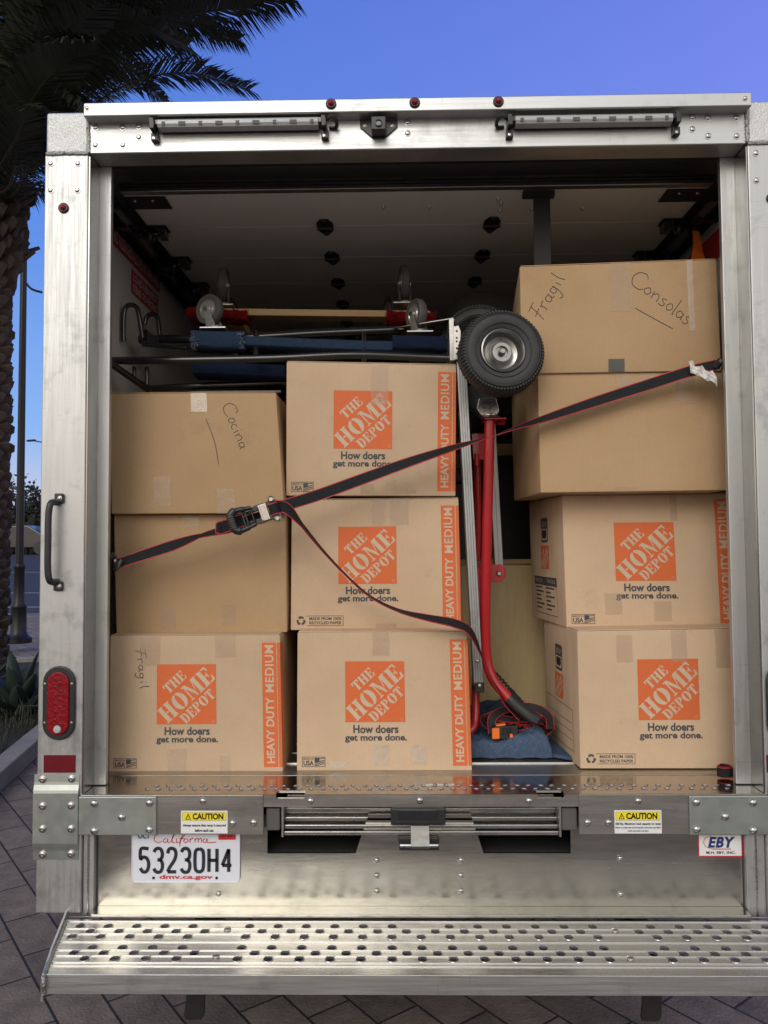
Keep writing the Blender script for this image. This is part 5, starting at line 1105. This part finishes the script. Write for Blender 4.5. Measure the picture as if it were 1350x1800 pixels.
# strap pile with orange ratchet
sp = thing('strap_pile', (P(900,1290,.40).x, .42, FLOOR_Z+.07), 'tangled black and red strap with orange ratchet on the blue blanket', 'strap')
mb = MB(); cc = P(915, 1278, .42)
for k in range(5):
    rr = .055+.012*k; th = random.uniform(0,2); pts = [cc+Vector((rr*1.1*math.cos(th+j*.9)-.004*k, .05*math.sin(th+j*.9)*.8, .030*math.sin(th*2+j*.9+k)+.004*k-.004)) for j in range(8)]
    ribbon(mb, pts, .030, [random.uniform(10,75) for _ in pts], k=4)
ribbon(mb, [P(866,1290,.36),P(866,1262,.38),P(890,1247,.42),P(930,1242,.46),P(962,1256,.42),P(968,1282,.38)], .030, [20,30,60,40,20,10], k=6)
mb.build('tangled_webbing', ['webdark','webred'], sp)
fb = MB()
for k in range(9):
    s0 = P(random.uniform(868,930), random.uniform(1248,1285), .385); fb.tube(smooth_path([s0, s0+Vector((random.uniform(.01,.03),-.005,random.uniform(-.02,.02))), s0+Vector((random.uniform(.03,.06),0,random.uniform(-.02,.02)))],4), .0022, 6)
fb.build('red_cord', 'webred', sp, smooth=True)
c = P(884, 1288, .345)
mb = MB(); mb.obox(c+Vector((.008,.02,0)), Vector((.040,.004,.0)), Vector((-.003,.02,0)), Vector((0,0,.021))); rr_ = mb.build('ratchet_body', 'black', sp, bevel=.004)
MB().obox(c+Vector((-.024,-.006,-.001)), Vector((.013,.002,0)), Vector((0,.005,0)), Vector((0,0,.018))).build('orange_cap', 'orangep', sp, bevel=.004)
MB().obox(c+Vector((-.006,.012,.024)), Vector((.016,.0,.002)), Vector((0,.012,0)), Vector((0,0,.003))).build('orange_cap', 'orangep', sp, bevel=.002)
MB().obox(c+Vector((.026,-.006,-.008)), Vector((.005,0,0)), Vector((0,.004,0)), Vector((0,0,.006))).build('orange_button', 'orangep', sp, bevel=.001)
for k in range(3): MB().obox(c+Vector((.004+k*.011,-.004,.004)), Vector((.0015,0,0)), Vector((0,.004,0)), Vector((0,0,.014))).build('ratchet_rib', 'blackm', sp)

# ------------------------------------------------------------------ surroundings
def gm(name, m, pts, z, kind='structure', thick=0):
    mb = MB()
    if thick: mb.prism([(x,y,z) for x,y in pts], (0,0,-thick))
    else: mb.add([(x,y,z) for x,y in pts], [tuple(range(len(pts)))])
    o = mb.build(name, m, None, fix=False); return tag(o, kind=kind)
g0 = gm('ground', 'pavers', [(-300,-300),(300,-300),(300,300),(-300,300)], 0)
kx0 = PZ(0,1395,.0); kx1 = PZ(63,1335,.0)
dirk = (kx1-kx0).normalized(); k0 = kx0-dirk*4; k1 = kx1+dirk*4.6; nrm = Vector((-dirk.y, dirk.x, 0))
mb = MB(); mb.hexa([k0, k1, k1+Vector((0,0,.13)), k0+Vector((0,0,.13)), k0+nrm*.15, k1+nrm*.15, k1+nrm*.15+Vector((0,0,.13)), k0+nrm*.15+Vector((0,0,.13))])
kb = mb.build('kerb', 'concrete', None, bevel=.012); tag(kb, kind='structure')
mb = MB(); e = k1+nrm*.0; mb.hexa([k1+nrm*.0, k1+nrm*9, k1+nrm*9+Vector((0,0,.13)), k1+Vector((0,0,.13)), k1+dirk*.15, k1+dirk*.15+nrm*9, k1+dirk*.15+nrm*9+Vector((0,0,.13)), k1+dirk*.15+Vector((0,0,.13))])
kb = mb.build('kerb', 'concrete', None, bevel=.012); tag(kb, kind='structure')
q = [k0+nrm*.149, k1+nrm*.149, k1+nrm*9, k0+nrm*9]
soil = gm('planter_soil', 'soil', [(p.x,p.y) for p in q], .07)
# road rising away
mb = MB(); mb.add([(-60,16,.006),(60,16,.006),(60,24,.35),(-60,24,.35),(-60,34,1.20),(60,34,1.20),(60,90,1.35),(-60,90,1.35)], [(0,1,2,3),(3,2,5,4),(4,5,6,7)]); rd = mb.build('road', 'asphalt', None); tag(rd, kind='structure')
mb = MB()
for yy, zz in ((17,.055),(20.5,.205),(27,.61)): mb.add([(-60,yy,zz),(60,yy,zz),(60,yy+.12,zz+.012),(-60,yy+.12,zz+.012)], [(0,1,2,3)])
rm_ = mb.build('road_marking', 'concrete', None, fix=False); tag(rm_, kind='structure')
for px, h, lab in ((54,.9,'dark round tree standing beyond the road, seen left of the truck'),(20,1.3,'dark tree mass behind the lamp post at the road edge')):
    Yt = 44; base = P(px, 962, Yt); base.z = 1.25; tr = thing('tree', base, lab, 'tree', 'trees beyond the road')
    MB().tube([base, base+Vector((0,0,1.6))], [.2,.12], 8).build('trunk', 'bark', tr, smooth=True)
    mb = MB(); 
    for k in range(2600):
        u = random.gauss(0,1), random.gauss(0,1), random.gauss(0,.8); L_ = math.sqrt(sum(a*a for a in u)); rr = 1.6*h*(.5+.5*random.random()**.4)*(1+.2*math.sin(u[0]*5)+.15*math.sin(u[2]*7))
        c = base+Vector((u[0]/L_*rr*1.2, u[1]/L_*rr, 1.7*h+u[2]/L_*rr)); d = Vector([random.uniform(-1,1) for _ in range(3)]).normalized()*.16; e = d.cross(Vector([random.uniform(-1,1) for _ in range(3)])).normalized()*.09
        mb.add([c-d, c+e, c+d, c-e], [(0,1,2,3)])
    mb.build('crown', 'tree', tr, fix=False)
hedge = MB()
for k in range(5000):
    c = Vector((random.uniform(-34,-8), 40+random.uniform(-.8,.8), 1.25+random.uniform(0,1)*(1.25+.4*math.sin(k*.01)))); d = Vector([random.uniform(-1,1) for _ in range(3)]).normalized()*.28; e = d.cross(Vector([random.uniform(-1,1) for _ in range(3)])).normalized()*.16
    hedge.add([c-d, c+e, c+d, c-e], [(0,1,2,3)])
hg = hedge.build('hedge', 'tree', None, fix=False); tag(hg, kind='stuff')
# parked dark car beyond the road
cc = P(36, 965, 36); cc.z = 1.21
car = thing('parked_car', cc, 'dark parked car seen small beyond the road between palm and truck', 'car')
pr = [(-2.2,.35),(-2.25,.75),(-1.9,.92),(-1.1,1.0),(-.55,1.42),(.75,1.45),(1.45,1.02),(2.15,.95),(2.25,.6),(2.2,.32)]
MB().prism([cc+Vector((x,-.85,z)) for x, z in pr], (0,1.7,0)).build('body', 'car', car, bevel=.06, seg=3)
MB().prism([cc+Vector((x,-.865,z)) for x, z in ((-.98,1.02),(-.5,1.37),(.7,1.39),(1.25,1.04))], (0,.02,0)).build('side_window', 'carglass', car)
for x in (-1.4,1.4):
    for yy in (-.88,.68): MB().lathe(cc+Vector((x,yy,.33)), (0,1,0), [(.2,0),(.32,.0),(.34,.04),(.34,.16),(.32,.2),(.2,.2)], 24).build('wheel', 'rubber', car, smooth=True)
# far street lamp
bl = P(66, 965, 38); bl.z = 1.25; top = P(60, 775, 38)
sl_ = thing('street_lamp', bl, 'tiny far street lamp arm showing against the sky beside the truck edge', 'street lamp')
MB().tube([bl+Vector((.35,0,0)), Vector((bl.x+.35,38,top.z-.1))], .06, 8).build('pole', 'post', sl_, smooth=True)
MB().tube([Vector((bl.x+.35,38,top.z-.1)), top], .03, 8).build('arm', 'post', sl_, smooth=True)
MB().obox(top+Vector((-.15,0,.02)), Vector((.22,0,.02)), Vector((0,.12,0)), Vector((0,0,.04))).build('lamp_head', 'post', sl_, bevel=.02)
# dark lamp post behind the palm
Yl = 9.3; lb = P(43, 1113, Yl); lb.z = 0
lp = thing('lamp_post', lb, 'dark slender lamp post with a heavy fluted base behind the palm trunk', 'lamp post')
xx = P(37, 800, Yl).x; hgt = P(37, 500, Yl).z
MB().lathe((xx,Yl,.13), (0,0,1), [(.19,0),(.19,.07),(.15,.10),(.115,.16),(.105,.5),(.115,.54),(.085,.60),(.075,.75),(.072,1.1),(.085,1.13),(.085,1.16),(.055,1.2)], 24).build('base', 'post', lp, smooth=True)
MB().tube([(xx,Yl,1.3),(xx+.0,Yl,hgt+1.2)], [.058,.045], 14).build('pole', 'post', lp, smooth=True)
hd = MB().lathe((xx,Yl,hgt+1.2), (0,0,1), [(.05,0),(.16,.08),(.2,.3),(.12,.36),(.03,.5),(0,.52)], 20).build('lantern', 'post', lp, smooth=True)
# ------------------------------------------------------------------ palm
Yp = 6.0; pc_ = P(-38, 700, Yp); tx = pc_.x; ty_ = Yp
palm = thing('palm_tree', (tx, ty_, .07), 'tall date palm with scaly brown trunk and drooping dark fronds left of the truck', 'palm tree')
ztp = P(0, 345, Yp).z
rT = P(8,800,Yp).x-tx
mb = MB(); mb.tube([(tx+.02,ty_,.05),(tx,ty_,.6),(tx,ty_,2),(tx,ty_,ztp-1.4),(tx,ty_,ztp)], [rT*1.05,rT*.93,rT*.9,rT*.9,rT*1.0], 24)
def scale_at(ang, z, r, h, out, w_):
    d = Vector((math.cos(ang), math.sin(ang), 0)); t = Vector((-d.y, d.x, 0)); c = Vector((tx,ty_,z))+d*r
    j = [random.uniform(.75,1.25) for _ in range(4)]
    v = [c-t*w_*j[0]-d*.03, c-Vector((0,0,h*.9))-d*.03, c+t*w_*j[1]-d*.03, c+Vector((0,0,h*.7))-d*.03, c+d*out*j[2]-t*w_*.45+Vector((0,0,h*.28)), c+d*out*j[2]-Vector((0,0,h*.20)), c+d*out*j[2]+t*w_*.45+Vector((0,0,h*.28)), c+d*out*.9*j[3]+Vector((0,0,h*.5))]
    mb.add(v, [(0,1,5,4),(1,2,6,5),(2,3,7,6),(3,0,4,7),(4,5,6,7)])
z = .12; row = 0
while z < ztp-.9:
    nS = 11
    for k in range(nS): scale_at(2*math.pi*(k+.5*(row%2))/nS+random.uniform(-.08,.08), z, rT*.90, .13, .07+random.uniform(-.015,.02), .095)
    z += .105; row += 1
while z < ztp+.05:
    for k in range(12):
        f_ = (z-(ztp-.9))/.9; scale_at(2*math.pi*(k+.5*(row%2))/12+random.uniform(-.1,.1), z, rT*(.90+.28*math.sin(min(1,f_)*2.2)), .19, .12, .085)
    z += .10; row += 1
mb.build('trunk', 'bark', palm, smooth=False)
# cut frond stubs and fibres at the crown base
mb = MB()
for k in range(46):
    a = random.uniform(0,6.28); zz = ztp-.75+random.uniform(0,.8); d = Vector((math.cos(a), math.sin(a), 0)); p = Vector((tx,ty_,zz))+d*rT*1.0
    mb.tube([p-d*.05, p+d*.12+Vector((0,0,.05)), p+d*(.16+.14*random.random())+Vector((0,0,.16))], [.05,.035,.02], 5)
mb.build('frond_stubs', 'bark', palm)
cab = MB().tube(smooth_path([P(44,495,Yp-.25),P(52,505,Yp-.25),P(60,510,Yp-.25),P(74,514,Yp-.25)],5), .012, 8).build('cable', 'post', palm, smooth=True)
def frond(pts, ll=.42, dens=58, wid=.018, stem=.022, droop=.5, m='frond', tw=0):
    q = smooth_path(pts, 10); n = len(q); L_ = sum((q[i+1]-q[i]).length for i in range(n-1))
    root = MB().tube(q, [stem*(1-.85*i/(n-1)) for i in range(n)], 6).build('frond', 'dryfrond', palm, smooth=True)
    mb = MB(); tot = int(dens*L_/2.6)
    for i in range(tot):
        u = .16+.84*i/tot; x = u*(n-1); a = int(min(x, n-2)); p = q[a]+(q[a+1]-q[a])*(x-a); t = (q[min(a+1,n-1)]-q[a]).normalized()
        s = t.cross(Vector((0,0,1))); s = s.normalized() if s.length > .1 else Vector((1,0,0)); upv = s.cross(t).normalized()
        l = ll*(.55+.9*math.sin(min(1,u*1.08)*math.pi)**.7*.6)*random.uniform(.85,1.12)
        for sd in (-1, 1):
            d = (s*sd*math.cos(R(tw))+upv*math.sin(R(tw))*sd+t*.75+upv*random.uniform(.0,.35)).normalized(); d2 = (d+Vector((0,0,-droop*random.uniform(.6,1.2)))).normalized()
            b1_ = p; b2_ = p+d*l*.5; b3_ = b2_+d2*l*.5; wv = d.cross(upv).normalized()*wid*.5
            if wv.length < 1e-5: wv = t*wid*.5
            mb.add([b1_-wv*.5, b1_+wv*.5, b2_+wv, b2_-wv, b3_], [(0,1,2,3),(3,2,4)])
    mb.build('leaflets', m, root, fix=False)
top = Vector((tx, ty_, ztp))
def fr_px(px, **k): frond([top+Vector((0,0,.05))]+[P(x, y, Y) for x, y, Y in px], **k)
fr_px([(60,265,5.9),(160,130,5.8),(280,42,5.7),(400,15,5.6),(500,-6,5.5)], ll=.62, dens=120, droop=.9, wid=.026)
fr_px([(80,260,6.6),(200,160,7.0),(320,128,7.2),(440,158,7.3)], ll=.50, dens=110, droop=.35, wid=.024)
fr_px([(60,240,6.8),(180,90,7.4),(300,40,7.8),(420,70,8.0)], ll=.60, dens=110, droop=.8, wid=.026)
fr_px([(40,220,5.4),(110,80,5.0),(220,-30,4.6),(340,-70,4.3)], ll=.66, dens=110, droop=.9, wid=.028)
fr_px([(50,240,5.8),(120,60,5.6),(210,-40,5.5),(330,-60,5.4),(440,-20,5.4)], ll=.66, dens=120, droop=1.0, wid=.026)
fr_px([(30,260,5.4),(90,180,5.0),(150,190,4.8),(185,260,4.7)], ll=.5, dens=100, droop=.8, wid=.026)
fr_px([(30,230,6.3),(120,140,6.8),(220,120,7.2),(300,190,7.4)], ll=.55, dens=110, droop=.9, wid=.026)
for k in range(46):
    a = 2.399*k; el = R(70-95*(k/46)**.8); L_ = random.uniform(2.4,3.1); d = Vector((math.cos(a), math.sin(a), 0))
    if d.x > .45 and -.5 < d.y < .7 and el < R(22): continue
    if d.x > -.5 and el < R(25): continue
    pts = [top+Vector((0,0,.05))]
    for j in range(1, 6):
        u = j/5; pts.append(top+d*L_*u*math.cos(el)*.95+Vector((0,0,L_*u*math.sin(el)-1.15*u*u*(1.0 if el > 0 else .5))))
    if d.x > .3: pts = [top+(p-top)*.85 for p in pts]
    frond(pts, ll=.5, dens=95, droop=.7, wid=.026)
for px in ([(10,250,5.2),(40,120,4.9),(70,20,4.7),(120,-60,4.6)], [(-20,240,5.6),(0,110,5.4),(20,0,5.3),(60,-90,5.2)], [(30,250,6.0),(90,150,6.1),(160,60,6.2),(250,0,6.2),(340,10,6.2)], [(20,260,5.0),(60,170,4.6),(110,110,4.4),(170,90,4.3)], [(40,230,6.8),(100,120,7.2),(170,50,7.5),(260,-20,7.6),(380,-40,7.6)],
           [(30,240,5.6),(80,130,5.3),(150,60,5.1),(240,40,5.0),(330,80,5.0)], [(0,250,6.4),(30,150,6.6),(60,90,6.7),(120,70,6.8)]):
    fr_px(px, ll=.62, dens=130, droop=.9, wid=.030)
# low arching fronds right at the trunk, seen between the trunk and the post
for px in ([(20,330,6.2),(45,250,6.3),(75,180,6.3)], [(20,345,5.7),(50,290,5.6),(78,255,5.6)], [(15,330,5.5),(35,230,5.2),(50,150,5.0)], [(20,340,6.6),(55,300,6.8),(90,270,7.0)]):
    fr_px(px, ll=.30, dens=60, droop=.4, wid=.016)
# ------------------------------------------------------------------ agave and grass in the planter
def agave(cx, cy, z0, r, lab):
    t = thing('agave', (cx,cy,z0), lab, 'plant', 'agaves in the planter')
    for k in range(22):
        a = 2.399*k; el = R(75-60*k/22); L_ = r*random.uniform(.85,1.1); d = Vector((math.cos(a), math.sin(a), 0)); s = Vector((-d.y, d.x, 0)); vs = []; n = 7
        for i in range(n+1):
            u = i/n; c = Vector((cx,cy,z0))+d*L_*u*math.cos(el)+Vector((0,0,L_*u*math.sin(el)-.12*u*u*L_)); w_ = .055*r/.5*math.sin(math.pi*min(1,.18+u*.82))**.8+.001
            vs += [c-s*w_+Vector((0,0,w_*.5)), c-Vector((0,0,.006)), c+s*w_+Vector((0,0,w_*.5))]
        mb = MB(); mb.add(vs, [(i*3+j, i*3+j+1, i*3+j+4, i*3+j+3) for i in range(n) for j in range(2)]); o = mb.build('leaf', 'agave', t, smooth=True, fix=False); md = o.modifiers.new('t','SOLIDIFY'); md.thickness = .006
p = PZ(28, 1262, .07); agave(p.x+.02, p.y, .07, .62, 'broad leaved dark agave beside the kerb, largest in the planter'); agave(p.x-.75, p.y+.7, .07, .55, 'dark agave further left and behind in the planter, partly outside the picture')
gr = MB()
for k in range(2600):
    u = random.random()*3.6-.9; v = .2+random.random()*1.1; b0_ = kx0+dirk*u+nrm*v; clump = .5+.5*math.sin(b0_.x*9)*math.cos(b0_.y*7)
    if random.random() > .25+.75*clump: continue
    z0 = .07; hh = random.uniform(.12,.34)*(.5+.5*clump); a = random.uniform(0,6.28); d = Vector((math.cos(a), math.sin(a), 0)); s = Vector((-d.y,d.x,0))*.003; b_ = Vector((b0_.x,b0_.y,z0))
    gr.add([b_-s, b_+s, b_+d*hh*.25+Vector((0,0,hh*.7))+s, b_+d*hh*.25+Vector((0,0,hh*.7))-s, b_+d*hh*.7+Vector((0,0,hh*.95))], [(0,1,2,3),(3,2,4)])
go = gr.build('grass', 'grass', None, fix=False); tag(go, kind='stuff')
for a_ in bpy.data.objects:
    if '_o' in a_: del a_['_o']
